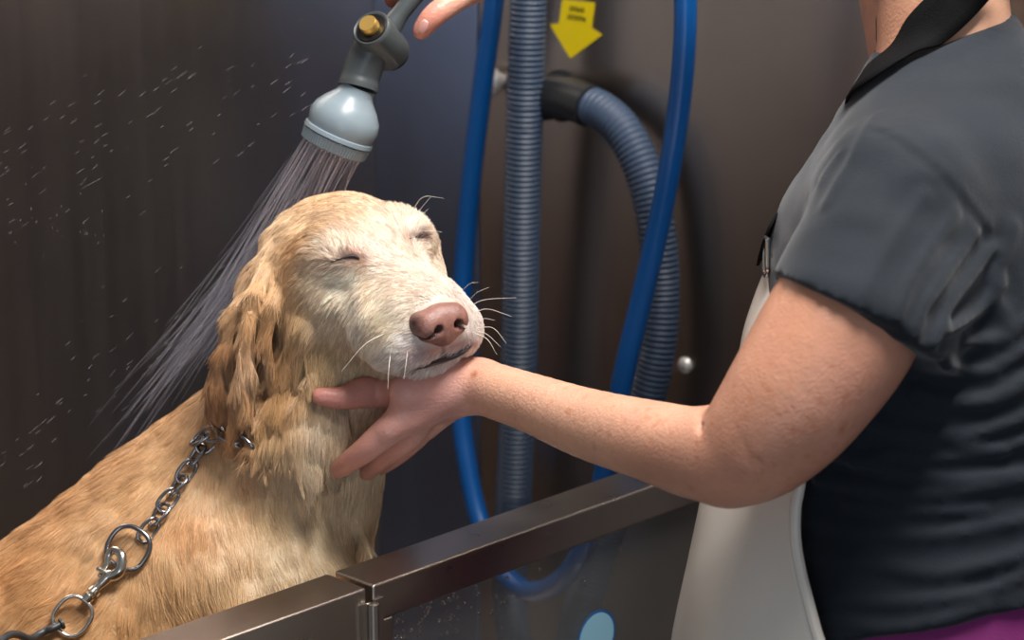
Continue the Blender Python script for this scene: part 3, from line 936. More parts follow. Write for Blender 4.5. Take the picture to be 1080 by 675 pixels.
for pts in ([(858, 200), (868, 178), (890, 154), (925, 138), (968, 165), (1005, 200), (1036, 240), (1050, 275)],):
    folds.append((line_on(pts, 24), -.0018, .0030)); folds.append((line_on([(x + 6, y - 4) for x, y in pts], 24), .0012, .004))
for pts in ([(943, 138), (960, 95), (976, 55)], [(951, 140), (968, 98), (983, 58)]): folds.append((line_on(pts, 8), -.0012, .0022))
nb_ = [P(903, 72, 1.83), P(950, 76, 1.765), P(1000, 62, 1.75), P(1045, 36, 1.775), P(1090, 8, 1.83)]
hemline = [(815, 277), (850, 305), (890, 330), (930, 350), (985, 358)]
folds.append((line_on(hemline, 12), -.0012, .0022)); folds.append((line_on([(x - 3, y + 5) for x, y in hemline], 12), .001, .003))
for o_ in (9, 13): folds.append((line_on([(870, 684 - o_), (960, 672 - o_), (1085, 644 - o_)], 12), -.0010, .0018))
for o_ in (14, 18): folds.append((line_on([(1003, 50 + o_), (1040, 28 + o_), (1085, -2 + o_)], 8), -.0010, .0020))


def seg_fold(p, a, b):
    ba = b - a; t = np.clip((p - a) @ ba / (ba @ ba + 1e-12), 0, 1)
    return ((p - a - t[:, None] * ba) ** 2).sum(1)


fold_box = [(f[0].min(0) - .03, f[0].max(0) + .03) for f in folds]


def shirt_disp(p):
    d = .0014 * vnoise(p, 30, 31) + .0012 * vnoise(p * np.array([.6, .6, 2.4]), 34, 32)
    lo_, hi_ = p.min(0), p.max(0)
    for (q, a, w_), (bl, bh) in zip(folds, fold_box):
        if (hi_ < bl).any() or (lo_ > bh).any(): continue
        m = np.full(len(p), 1.0)
        for s0, s1 in zip(q[:-1], q[1:]): m = np.minimum(m, seg_fold(p, s0, s1))
        e = np.exp(-m / (w_ * w_ * .7))
        d = d + a * e - (.35 * a * np.exp(-m / (w_ * w_ * 3.5)) if a > .0025 else 0)
    return d


tV, tQ = sdf_mesh(shirt, TS_LO, TS_HI, .0032, shirt_disp)
tV = relax(tV, tQ, 2, .5)
M_SHIRT = principled('slate_jersey', lin(22, 29, 37), .8, spec=.25, noise=(14, .14), bump=(900, .35, .0012), sheen=.15)
fast_mesh('t_shirt', tV, tQ, M_SHIRT, WOMAN)
tT = Tracer(tV, tQ)

# ---- trousers and shoes
tr = shrink(torso[-2:], .002)
hipc = P(985, 720, 1.845)
shoe_parts = []
for s in (-1, 1):
    h0 = hipc + np.array([0, s * .085, -.02]); kn = np.array([h0[0] - .015, h0[1] + s * .005, .50]); an = np.array([h0[0] + .02, h0[1] + s * .01, .09])
    tr += [('u', .04, rc(h0, kn, .098, .068)), ('u', .03, rc(kn, an, .066, .052))]
    shoe_parts.append(an)
tr.append(('i', .003, half((0, 0, .06), (0, 0, -1)))); tr.append(('i', .003, half((0, 0, 1.06), (0, 0, 1))))
pV, pQ = sdf_mesh(tr, (hipc[0] - .25, hipc[1] - .28, .04), (hipc[0] + .25, hipc[1] + .28, 1.10), .008, lambda p: .003 * vnoise(p * np.array([1, 1, .5]), 22, 41))
M_TROUSER = principled('plum_cotton', lin(112, 22, 92), .8, bump=(700, .3, .001))
fast_mesh('trousers', pV, pQ, M_TROUSER, WOMAN)
M_SHOE = principled('shoe_black', lin(40, 40, 42), .5)
for an in shoe_parts:
    pr = [('u', .03, rc((an[0] + .02, an[1], .055), (an[0] - .06, an[1], .045), .045, .040)), ('u', .03, rc((an[0] - .06, an[1], .04), (an[0] - .17, an[1], .032), .042, .030)), ('i', .004, half((0, 0, .002), (0, 0, -1)))]
    shV, shQ = sdf_mesh(pr, (an[0] - .25, an[1] - .1, -.02), (an[0] + .12, an[1] + .1, .14), .005)
    fast_mesh('shoe', shV, shQ, M_SHOE, WOMAN)

# ---- apron
rows = [  # y, near edge x, silhouette x
    (318, 828, 812), (350, 829, 800), (400, 833, 786), (450, 837, 778), (500, 844, 768), (535, 839, 757), (570, 839, 748), (605, 845, 741), (640, 854, 735), (675, 864, 729), (715, 880, 722), (780, 905, 712), (870, 930, 704), (1000, 960, 694)]
Ys = [r[0] for r in rows]
ys = np.concatenate([np.linspace(318, 700, 50), np.linspace(720, 1000, 14)])
AV, nU = [], 34
edge = []
for y in ys:
    ex = spline(np.array([[r[1]] for r in rows]), 400)[:, 0]; sx = spline(np.array([[r[2]] for r in rows]), 400)[:, 0]; yy = spline(np.array([[r[0]] for r in rows], float), 400)[:, 0]
    e = np.interp(y, yy, ex); s_ = np.interp(y, yy, sx)
    de = np.interp(y, [318, 400, 500, 560, 660, 760, 1000], [1.715, 1.70, 1.695, 1.695, 1.69, 1.685, 1.68])
    if y < 660: de = min(de, tT.depth(e, y, 1.72) - .006)
    A = P(e, y, de)
    z = A[2]
    L_ = P(s_, y, 1.83)
    L_[2] = z
    Fr = np.array([A[0] + .01, 2 * 1.83 * 0 + L_[1] + (L_[1] - A[1]) * .9, z])
    M1 = np.array([L_[0] + .018, A[1] + .055, z]); M2 = np.array([L_[0] + .016, Fr[1] - .05, z])
    c = spline([A, M1, L_, M2, Fr], nU)
    AV += list(c); edge.append(c[0])
AF = [(i * nU + j, i * nU + j + 1, (i + 1) * nU + j + 1, (i + 1) * nU + j) for i in range(len(ys) - 1) for j in range(nU - 1)]
AV = np.array(AV)
AV[:, 0] += .003 * vnoise(AV * np.array([1, 1, .4]), 14, 51)
M_APRON = principled('apron_vinyl', lin(206, 199, 188), .38, noise=(9, .04), bump=(16, .25, .004))
apron = mesh_obj('apron', AV, AF, M_APRON, WOMAN)
m = apron.modifiers.new('thick', 'SOLIDIFY'); m.thickness = .0022; m.offset = 1
apron['label'] = 'pale grey waterproof apron with a rolled edge'
mb = MB(); mb.tube(np.array(edge) + np.array([0, -.001, 0]), .0042, 10); mb.build('rolled_edge', M_APRON, apron)
# neck strap
M_WEB = principled('black_webbing', lin(11, 11, 12), .85, spec=.12, bump=(500, .6, .001), stretch=(1, 1, 3))
st = [(1062, -62), (1030, -24), (1004, 6), (975, 34), (945, 62), (915, 88)]
q = []
for x, y in st:
    a = min(tT.depth(x, y, 9), skT.depth(x, y, 9)); a = 1.76 if a > 5 else a
    q.append(P(x, y, a - .006))
q += [P(908, 112, 1.885), P(896, 150, 1.905), P(874, 185, 1.905), P(840, 225, 1.875), P(817, 262, 1.815)]
q = spline(q, 60)
T = np.gradient(q, axis=0); T /= np.linalg.norm(T, axis=1)[:, None]
Nn = np.zeros_like(q)
for i in range(60):
    c_ = min((t_.t.find_nearest(Vector(q[i])) for t_ in (tT, skT)), key=lambda h: h[3])
    n_ = np.array(c_[1]); v_ = q[i] - np.array(c_[0])
    cen_ = np.array([P(985, 100, 1.84)[0], P(985, 100, 1.84)[1], q[i][2]])
    if n_ @ (q[i] - cen_) < 0: n_ = -n_
    if i > 24: q[i] = np.array(c_[0]) + n_ * .006
    Nn[i] = n_
for _ in range(6):
    Nn[1:-1] = (Nn[:-2] + 2 * Nn[1:-1] + Nn[2:]) / 4; q[1:-1] = (q[:-2] + 2 * q[1:-1] + q[2:]) / 4
T = np.gradient(q, axis=0); T /= np.linalg.norm(T, axis=1)[:, None]
Nn -= T * (Nn * T).sum(1)[:, None]; Nn /= np.linalg.norm(Nn, axis=1)[:, None]
Bw = np.cross(T, Nn)
SV, SF = [], []
for i in range(60):
    for v in (-1, -.5, 0, .5, 1): SV.append(q[i] + Bw[i] * .0175 * v + Nn[i] * (.003 - .001 * v * v))
SF = [(i * 5 + j, i * 5 + j + 1, (i + 1) * 5 + j + 1, (i + 1) * 5 + j) for i in range(59) for j in range(4)]
so = mesh_obj('neck_strap', SV, SF, M_WEB, apron); m = so.modifiers.new('thick', 'SOLIDIFY'); m.thickness = .002; m.offset = 0
so['label'] = 'black webbing neck strap'
M_STEEL = principled('bright_steel', (.72, .70, .66), .18, 1.0)
mb = MB(); c0 = P(811, 270, 1.805)
fr = spline([c0 + UPV * a * .012 + FWD * b * .012 - RIGHT * .002 for a, b in ((1, -1), (1, 1), (-1, 1), (-1, -1), (1, -1))], 33)
mb.tube(fr, .0018, 8); mb.box(c0 + UPV * 0, RIGHT, FWD, UPV, .003, .024, .003)
mb.build('strap_buckle', M_STEEL, apron)['label'] = 'small silver strap buckle'
# ------------------------------------------------------------------ tub, walls, floor
ZR = P(395, 617, 1.86)[2]


def on_z(px, py, z):
    d = P(px, py, 1.0) - CAM
    return CAM + d * ((z - CAM[2]) / d[2])


RA = on_z(395, 617, ZR); RB = on_z(680, 515, ZR)
RD = RB - RA; RD[2] = 0; RD /= np.linalg.norm(RD)
NI = np.array([-RD[1], RD[0], 0.0])
if NI[1] < 0: NI = -NI
ZA = np.array([0, 0, 1.0])
S_END, W_TUB = .62, .66
CORNER = RA + RD * S_END + NI * W_TUB


def tp(s, n, z): return np.array([*(RA + RD * s + NI * n)[:2], z])


def on_wall(px, py, off=0.0):
    """point on the hose wall, off metres in front of it"""
    d = P(px, py, 1.0) - CAM
    c = RA + RD * (S_END - off)
    return CAM + d * (((c - CAM) @ RD) / (d @ RD))


def steel(name, col, rough, scale, stretch, amt=.25, streak=.10):
    m, nt, b = nodes(name)
    b.inputs['Metallic'].default_value = 1.0
    tc = nt.nodes.new('ShaderNodeTexCoord'); mp = nt.nodes.new('ShaderNodeMapping'); mp.inputs['Scale'].default_value = stretch
    t = nt.nodes.new('ShaderNodeTexNoise'); t.inputs['Scale'].default_value = scale; t.inputs['Detail'].default_value = 6
    t2 = nt.nodes.new('ShaderNodeTexNoise'); t2.inputs['Scale'].default_value = 3.0; t2.inputs['Detail'].default_value = 3
    r = nt.nodes.new('ShaderNodeMapRange'); r.inputs['To Min'].default_value = rough - streak; r.inputs['To Max'].default_value = rough + streak
    r2 = nt.nodes.new('ShaderNodeMapRange'); r2.inputs['From Min'].default_value = .3; r2.inputs['From Max'].default_value = .7; r2.inputs['To Min'].default_value = 1 - amt; r2.inputs['To Max'].default_value = 1 + amt
    x = nt.nodes.new('ShaderNodeVectorMath'); x.operation = 'SCALE'; x.inputs[0].default_value = col
    nt.links.new(tc.outputs['Object'], mp.inputs['Vector']); nt.links.new(mp.outputs['Vector'], t.inputs['Vector']); nt.links.new(tc.outputs['Object'], t2.inputs['Vector'])
    nt.links.new(t.outputs['Fac'], r.inputs['Value']); nt.links.new(r.outputs['Result'], b.inputs['Roughness'])
    nt.links.new(t2.outputs['Fac'], r2.inputs['Value']); nt.links.new(r2.outputs['Result'], x.inputs['Scale']); nt.links.new(x.outputs['Vector'], b.inputs['Base Color'])
    return m


M_WALL = steel('wall_steel', (.41, .35, .31), .32, 60, (1, 1, .03), .15, .06)
M_RAIL = steel('rail_steel', (.52, .46, .41), .30, 40, (.3, .3, 1), .3, .08)
M_FLOOR = principled('floor_tile', lin(96, 94, 92), .5, noise=(8, .15))


def slab(name, s0, s1, n0, n1, z0, z1, mat, bevel=0):
    mb = MB(); c = (tp(s0, n0, z0) + tp(s1, n1, z1)) / 2
    mb.box(c, RD, NI, ZA, abs(s1 - s0), abs(n1 - n0), z1 - z0)
    o = mb.build(name, mat, None, smooth=False, bevel=bevel)
    return o


wh = slab('wall_right', S_END, S_END + .04, -1.75, W_TUB + .04, 0, 2.9, M_WALL); tag(wh, kind='structure')
wb = slab('wall_back', -1.75, S_END, W_TUB, W_TUB + .04, 0, 2.9, M_WALL); tag(wb, kind='structure')
fl = MB(); fl.box((0, 1.0, -.02), (1, 0, 0), (0, 1, 0), ZA, 8, 8, .04)
tag(fl.build('floor', M_FLOOR, None, smooth=False), kind='structure')

# ---- the wash tub: pan, fixed front panel, hinged glass door
TUB = empty('wash_tub', tp(-.3, .3, 0))
tag(TUB, 'stainless steel dog wash tub with a fixed panel and hinged glass door', 'wash tub')


def tub_part(name, boxes, mat, bevel=.0015, parent=None):
    mb = MB()
    for s0, s1, n0, n1, z0, z1 in boxes:
        mb.box((tp(s0, n0, z0) + tp(s1, n1, z1)) / 2, RD, NI, ZA, abs(s1 - s0), abs(n1 - n0), z1 - z0)
    return mb.build(name, mat, parent or TUB, smooth=False, bevel=bevel)


RW, RH = .045, .031
tub_part('pan', [(-1.35, S_END - .004, .03, W_TUB - .004, .46, .50)], M_WALL)
tub_part('plinth', [(-1.35, S_END - .004, .0, .03, .0, .50), (-1.35, -1.32, .03, W_TUB - .004, 0, .50)], M_RAIL)
tub_part('end_panel', [(-1.35, -1.31, .0, W_TUB - .004, .50, ZR)], M_RAIL)
prof = [(0, .50), (0, ZR), (RW, ZR), (RW, ZR - RH), (.012, ZR - RH), (.012, .50)]
mb = MB(); mb.add([tp(s, n, z) for s in (-1.31, -.0085) for n, z in prof], [tuple(range(6)), tuple(range(11, 5, -1))] + [(i, i + 6, (i + 1) % 6 + 6, (i + 1) % 6) for i in range(6)])
mb.build('front_panel', M_RAIL, TUB, smooth=False, bevel=.002)
door = tub_part('door_frame', [(-.0015, S_END - .008, 0, RW, ZR - RH, ZR), (-.0015, .020, 0, .020, .52, ZR - RH), (S_END - .03, S_END - .008, 0, .020, .52, ZR - RH), (-.0015, S_END - .008, 0, .020, .505, .535)], M_RAIL, .002)
m_gl, nt, b = nodes('door_glass')
nt.nodes.remove(b)
tr_ = nt.nodes.new('ShaderNodeBsdfTransparent'); tr_.inputs['Color'].default_value = (.86, .87, .86, 1)
gl = nt.nodes.new('ShaderNodeBsdfGlossy'); gl.inputs['Roughness'].default_value = .08
mx = nt.nodes.new('ShaderNodeMixShader')
mx.inputs['Fac'].default_value = .06; nt.links.new(tr_.outputs['BSDF'], mx.inputs[1]); nt.links.new(gl.outputs['BSDF'], mx.inputs[2])
df_ = nt.nodes.new('ShaderNodeBsdfDiffuse'); df_.inputs['Color'].default_value = (.5, .48, .45, 1)   # dried film of water and soap
mx2 = nt.nodes.new('ShaderNodeMixShader'); mx2.inputs['Fac'].default_value = .07
nt.links.new(mx.outputs['Shader'], mx2.inputs[1]); nt.links.new(df_.outputs['BSDF'], mx2.inputs[2])
nt.links.new(mx2.outputs['Shader'], nt.nodes['Material Output'].inputs['Surface'])
pane = tub_part('glass_pane', [(.018, S_END - .028, .008, .014, .53, ZR - RH + .004)], m_gl, 0); pane['label'] = 'smoked glass pane of the door'
# hinge
hg = MB(); z0 = ZR - .012
for k in range(5):
    hg.lathe(tp(-.005, -.004, z0 - .0005 - k * .034), (0, 0, -1), [(0, .0035), (0.0005, .0045), (.0325, .0045), (.033, .0035)], 16)
hg.box(tp(-.012, -.0008, z0 - .085), RD, NI, ZA, .012, .0016, .17); hg.box(tp(.003, -.0008, z0 - .085), RD, NI, ZA, .010, .0016, .17)
hg.build('hinge', M_RAIL, TUB)
# drops clinging to the pane
M_WATER = principled('water_drop', (1, 1, 1), .03); M_WATER.node_tree.nodes['Principled BSDF'].inputs['Transmission Weight'].default_value = 1.0
M_WATER.node_tree.nodes['Principled BSDF'].inputs['IOR'].default_value = 1.33
rng = np.random.default_rng(9)
mb = MB()
for _ in range(170):
    s = .02 + abs(rng.normal()) * .07 if rng.random() < .9 else rng.uniform(.02, .45)
    z = ZR - RH - abs(rng.normal()) * (.03 if rng.random() < .7 else .12) - .001; r = rng.uniform(.0006, .0020)
    if z < .56: continue
    mb.lathe(tp(s, .0078, z), -NI, [(0, r), (r * .35, r * .9), (r * .62, r * .6), (r * .75, r * .15)], 10)
tag(mb.build('water_drops', M_WATER, None), 'clear water drops clinging below the door rail on the glass', 'water', kind='stuff')
mb = MB()
for _ in range(26):
    s = rng.uniform(.05, .45); r = rng.uniform(.0012, .0026)
    mb.lathe(tp(s, .004 + rng.uniform(0, .006), ZR - RH), (0, 0, -1), [(0, r), (r * .5, r * .95), (r * 1.0, r * .6), (r * 1.2, r * .1)], 10)
tag(mb.build('hanging_drops', M_WATER, None), 'row of water drops hanging under the door rail', 'water', kind='stuff')
# round sticker on the pane
mb = MB(); c = tp(0, .0078, 0); d_ = P(629, 672, 1.0) - CAM; q0 = CAM + d_ * (((tp(0, .0078, 0) - CAM) @ NI) / (d_ @ NI))
R_ = 30 / F * ((q0 - CAM) @ FWD)
mb.lathe(q0, -NI, [(0, R_), (.0003, R_), (.0003, R_ * .9)], 48, False)
M_SB = principled('sticker_blue', lin(20, 82, 140), .4); M_SL = principled('sticker_pale', lin(140, 186, 204), .4)
st_ = mb.build('round_sticker', M_SB, None, smooth=False)
mb = MB(); mb.lathe(q0 - NI * .0002, -NI, [(0, R_ * .90), (.0002, R_ * .90)], 48); mb.build('sticker_face', M_SL, st_, smooth=False)
tag(st_, 'round pale blue sticker with a darker rim on the door glass', 'sticker')

# added sheet by the corner, its blue tint stands in for a wall reflection
M_REFLECT_TINT = steel('reflection_tint_steel', (.28, .36, .55), .30, 50, (1, 1, .04), .12, .05)
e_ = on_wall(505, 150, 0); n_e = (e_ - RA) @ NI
pn = slab('reflection_patch_1', S_END - .003, S_END, n_e, W_TUB, .50, 2.9, M_REFLECT_TINT, .001); tag(pn, kind='structure')
# ------------------------------------------------------------------ hoses and fittings on the steel wall
def wd(px, py, off): return on_wall(px, py, off)


M_BLUE = principled('blue_rubber', lin(0, 76, 142), .35, spec=.5)
M_BLACK = principled('black_plastic', lin(30, 31, 33), .42)
M_CORR = principled('corrugated_plastic', lin(52, 66, 86), .5, spec=.4)
bh = [(524, -60, .04), (521, 0, .04), (513, 60, .04), (504, 130, .04), (496, 200, .04), (490, 270, .04), (486, 350, .045), (486, 430, .05), (493, 490, .06), (506, 550, .07), (528, 600, .08), (556, 623, .09), (585, 617, .10), (610, 588, .11), (630, 530, .115), (646, 455, .12), (660, 385, .125),
      (676, 318, .125), (692, 250, .125), (706, 180, .125), (717, 105, .12), (722, 45, .12), (723, 0, .12), (722, -60, .12)]
q = spline([wd(*a) for a in bh], 160)
mb = MB(); mb.tube(q, .0106, 20)
tag(mb.build('water_hose', M_BLUE, None), 'smooth blue water hose hanging in a loop in front of the steel wall', 'hose')

ch = [(559, -70, .055), (557, 0, .055), (554, 90, .056), (550, 250, .052), (547, 400, .048), (542, 520, .046), (538, 620, .045), (545, 690, .05), (568, 722, .055), (594, 706, .06), (612, 650, .06), (632, 580, .055), (658, 500, .05), (682, 420, .045),
      (694, 360, .04), (697, 300, .035), (692, 240, .035), (680, 185, .035), (660, 142, .035), (636, 118, .035), (612, 108, .035)]
q0 = spline([wd(*a) for a in ch], 400)
L = np.concatenate([[0], np.cumsum(np.linalg.norm(np.diff(q0, axis=0), axis=1))])
pitch = .0056; n = int(L[-1] / pitch * 4)
sl = np.linspace(0, L[-1], n)
q = np.stack([np.interp(sl, L, q0[:, k]) for k in range(3)], 1)
rad = .0186 + .0012 * np.cos(np.arange(n) * math.pi / 2)
VH = tag(empty('vacuum_hose', q[n // 2]), 'thick grey corrugated vacuum hose looped down the steel wall', 'hose')
mb = MB(); mb.tube(q, rad, 20); mb.build('ribbed_tube', M_CORR, VH, angle=80)
mb = MB(); mb.lathe(wd(592, 101, .0005), -RD, [(0, .027), (.003, .027), (.004, .022), (.020, .021), (.022, .018)], 32); mb.build('wall_flange', M_BLACK, VH)
mb = MB(); cq = spline([wd(622, 112, .036), wd(604, 105, .035), wd(590, 102, .033), wd(592, 101, 0) - RD * .026, wd(592, 101, 0) - RD * .018], 20)
mb.tube(cq, np.interp(np.linspace(0, 1, 20), [0, .1, .5, .55, 1], [.0212, .0215, .021, .0225, .0225]), 24)
mb.build('cuff', M_BLACK, VH)['label'] = 'smooth black wall cuff'

# yellow arrow
M_YEL = principled('arrow_yellow', lin(232, 204, 8), .45); M_INK = principled('arrow_print', lin(74, 68, 20), .5)
ap = [(593, -1), (627.5, 3), (624, 30), (634.5, 37), (601.4, 62), (580, 26), (589.5, 24.5)]
V = [wd(x, y, .0008) for x, y in ap] + [wd(x, y, .0) for x, y in ap]
k = len(ap)
mb = MB(); mb.add(V, [tuple(range(k)), tuple(range(2 * k - 1, k - 1, -1))] + [(i, i + k, (i + 1) % k + k, (i + 1) % k) for i in range(k)])
ar = mb.build('arrow_sticker', M_YEL, None, smooth=False)
tag(ar, 'yellow down arrow sticker on the steel wall above the hose cuff', 'sticker')
mb = MB()
rng = np.random.default_rng(2)
wx = NI * -1; wx = np.array([NI[0], NI[1], 0.0]);
wx = wx if wx @ RIGHT > 0 else -wx
for (x0, y0, x1, y1, nl) in ((600.5, 8.6, 616.5, 11.0, 4), (598.5, 17.2, 618, 20.4, 5)):
    for i in range(nl):
        t = (i + .5) / nl; x = x0 + (x1 - x0) * t; y = y0 + (y1 - y0) * t; wl = (x1 - x0) / nl / F * 2.5 * 1.25
        c = wd(x, y, .0010)
        for dx in (-.32, .32): mb.box(c + wx * wl * dx, wx, RD, ZA, wl * .20, .0003, .0042)
        for dz in rng.permutation([-.0018, 0, .0018])[:2]: mb.box(c + ZA * dz, wx, RD, ZA, wl * .6, .0003, .0009)
mb.build('printed_text', M_INK, ar, smooth=False)

# bolts
M_BOLT = principled('bolt_steel', (.70, .68, .65), .45, .7)
for (x, y, r, nm, lb) in ((528, 84, .0165, 'wall_knob', 'round steel knob on the wall beside the blue hose'), (723, 385, .0085, 'dome_bolt', 'small domed steel bolt on the wall right of the hoses')):
    c = wd(x, y, 0); mb = MB()
    if nm == 'wall_knob': prof = [(0, .007), (.010, .007), (.011, r * .8), (.015, r), (.022, r), (.027, r * .75), (.029, r * .3)]
    else: prof = [(0, r), (.0015, r), (.004, r * .85), (.006, r * .5), (.0068, r * .12)]
    mb.lathe(c, -RD, prof, 28)
    tag(mb.build(nm, M_BOLT, None), lb, 'bolt' if nm != 'wall_knob' else 'knob')
# ------------------------------------------------------------------ shower head and water
M_GREY = principled('sprayer_grey', lin(72, 77, 78), .40, noise=(30, .05)); M_PALE = principled('sprayer_pale', lin(132, 145, 152), .34, noise=(25, .06))
M_RUB = principled('sprayer_rubber', lin(12, 12, 13), .4); M_BRASS = principled('brass', lin(226, 186, 104), .40, .85)
SD = 1.99
ax = RIGHT * -.40 - UPV * .90 + FWD * .20; ax /= np.linalg.norm(ax)
SH = empty('shower_head', P(357, 152, SD)); tag(SH, 'grey trigger shower head held above the dog spraying water', 'shower head')
px_ = SD / F
c0 = P(376, 97, SD)
mb = MB(); mb.lathe(c0, ax, [(-6 * px_, 18 * px_), (0, 19 * px_), (5 * px_, 21 * px_), (14 * px_, 29 * px_), (24 * px_, 36 * px_), (34 * px_, 38.5 * px_), (42 * px_, 37 * px_), (46 * px_, 36 * px_), (47 * px_, 38 * px_), (51 * px_, 38.5 * px_), (52 * px_, 36 * px_)], 56)
mb.build('spray_bell', M_PALE, SH)['label'] = 'pale grey bell of the sprayer'
mb = MB(); nr = 72
prof = [(51.5, 36), (53, 37.8), (64, 36.5), (65.5, 34), (65.5, 2)]
N_ = np.cross(ax, [0, 1, 0]); N_ /= np.linalg.norm(N_); B_ = np.cross(ax, N_)
V = []
for hh, r in prof:
    for j in range(nr * 2):
        t = math.pi * j / nr; rr = r * (1 - (.022 if (j // 1) % 2 and 53 <= hh <= 64 else 0))
        V.append(c0 + ax * hh * px_ + rr * px_ * (math.cos(t) * N_ + math.sin(t) * B_))
m_ = nr * 2
mb.add(V, [(i * m_ + j, i * m_ + (j + 1) % m_, (i + 1) * m_ + (j + 1) % m_, (i + 1) * m_ + j) for i in range(len(prof) - 1) for j in range(m_)])
mb.build('spray_ring', principled('ring_grey', lin(112, 123, 129), .36), SH, angle=20)['label'] = 'ribbed face ring of the sprayer'
# tube between bell and pivot, pivot barrel, handle
bt = P(414, 58, SD + .012) ; bf = P(391, 29, SD - .024)
bax = bf - bt; bl = np.linalg.norm(bax)
mb = MB()
tq = spline([c0 - ax * 4 * px_, P(382, 76, SD), P(392, 52, SD - .004), P(402, 40, SD - .004)], 16)
mb.tube(tq, np.interp(np.linspace(0, 1, 16), [0, .12, .2, 1], np.array([21.5, 21.5, 20.5, 21]) * px_), 28)
mb.build('neck_tube', M_GREY, SH)
mb = MB(); r = 21.5 * px_
mb.lathe(bt, bax, [(0, r * .86), (.002, r * .97), (.004, r), (bl - .004, r), (bl - .001, r * .96), (bl, r * .90), (bl - .001, r * .80)], 40)
mb.build('pivot_barrel', M_GREY, SH)
mb = MB(); mb.lathe(bt, -bax, [(0, r * .84), (.003, r * .80), (.004, r * .6)], 32); mb.build('rubber_cap', M_RUB, SH)
mb = MB(); mb.lathe(bf - bax / bl * .0015, bax, [(0, r * .82), (.0018, r * .76), (.0012, r * .5)], 36); mb.build('button_seat', M_RUB, SH)
mb = MB(); mb.lathe(bf, bax, [(0, r * .47), (.006, r * .46), (.0072, r * .42)], 32); mb.build('brass_button', M_BRASS, SH)['label'] = 'round brass push button'
hq = spline([P(404, 42, SD - .004), P(418, 20, SD - .006), P(440, -8, SD - .006), P(476, -50, SD - .004), P(520, -104, SD + .002)], 26)
mb = MB(); mb.tube(hq, np.interp(np.linspace(0, 1, 26), [0, .15, .3, .8, 1], np.array([17, 12.5, 9.5, 11, 12]) * px_), 24); mb.build('handle', M_GREY, SH)

# ---- jets: threads of water from the holes of the face
def water_mat(name, alpha, col):
    m, nt, b = nodes(name)
    b.inputs['Base Color'].default_value = (*col, 1); b.inputs['Roughness'].default_value = .12; b.inputs['Specular IOR Level'].default_value = .6
    b.inputs['Alpha'].default_value = alpha
    return m


M_JET = water_mat('water_jet', .22, lin(212, 202, 208)); M_MIST = water_mat('water_thread', .055, lin(200, 196, 208))
M_DROP = water_mat('water_drop_air', .12, lin(214, 208, 206))
face = c0 + ax * 65.5 * px_
rng = np.random.default_rng(21)
mb = MB(); m2 = MB()


def jet(o, tgt, n=26, sag=.006):
    p = np.array([o + (tgt - o) * t - ZA * sag * 4 * t * (t - 1) * -1 * -.5 for t in np.linspace(0, 1, n)])
    return p


for ring_, cnt in ((6, 5), (13, 9), (20, 13), (27, 18), (32, 22)):
    for k in range(cnt):
        t = 2 * math.pi * (k + .5 * (ring_ % 2)) / cnt + rng.normal() * .05
        u = ring_ * (math.cos(t) * N_ + math.sin(t) * B_) * px_
        o = face + u
        a, b_, _ = pix(o)
        fr = np.clip((a - 325) / 65.0, 0, 1)      # the left holes throw furthest
        lx = 175 + 185 * fr ** .8 + rng.normal() * 9; ly = 420 - 190 * fr ** 1.0 + rng.normal() * 8
        dep = SD + .02 + (u @ FWD) * 2.2 + .10 * (1 - fr)
        tgt = P(lx, ly, dep)
        p = jet(o, tgt)
        # a jet ends where it meets the coat
        h = dogT.t.ray_cast(Vector(o), Vector((tgt - o) / np.linalg.norm(tgt - o)))
        tgt = o + (tgt - o) * rng.uniform(.45, .95)
        p = jet(o, tgt)
        ln = np.linalg.norm(tgt - o)
        if h[0] is not None and h[3] < ln:
            f = h[3] / ln; p = jet(o, o + (tgt - o) * f, 14, .006 * f)
        mb.tube(p, np.append(np.linspace(.0006, .0004, len(p) - 1), .0001) * rng.uniform(.6, 1.15), 6)
for _ in range(480):
    t = rng.uniform(0, 2 * math.pi); u = rng.uniform(0, 34) * (math.cos(t) * N_ + math.sin(t) * B_) * px_
    o = face + u; fr = np.clip(rng.beta(1.2, 2.2), 0, 1)
    tgt = P(70 + 240 * fr + rng.normal() * 16, 520 - 230 * fr + rng.normal() * 18, SD + .06 + rng.normal() * .05)
    s0 = rng.uniform(0, .62); s1 = min(1, s0 + rng.uniform(.10, .35))
    a, b_ = o + (tgt - o) * s0, o + (tgt - o) * s1
    if base.t.find_nearest(Vector((a + b_) / 2))[3] < .004: continue
    h = dogT.t.ray_cast(Vector(a), Vector((b_ - a) / np.linalg.norm(b_ - a)))
    if h[0] is not None and h[3] < np.linalg.norm(b_ - a): b_ = np.array(h[0])
    m2.tube(np.array([a + (b_ - a) * t for t in np.linspace(0, 1, 5)]), np.array([.0002, .0006, .0007, .0006, .0002]) * rng.uniform(.5, 1.2), 5)
tag(mb.build('water_jets', M_JET, None), 'fan of water jets pouring from the shower head', 'water', kind='stuff')
tag(m2.build('water_threads', M_MIST, None), 'fine threads of water in the spray behind the dog', 'water', kind='stuff')
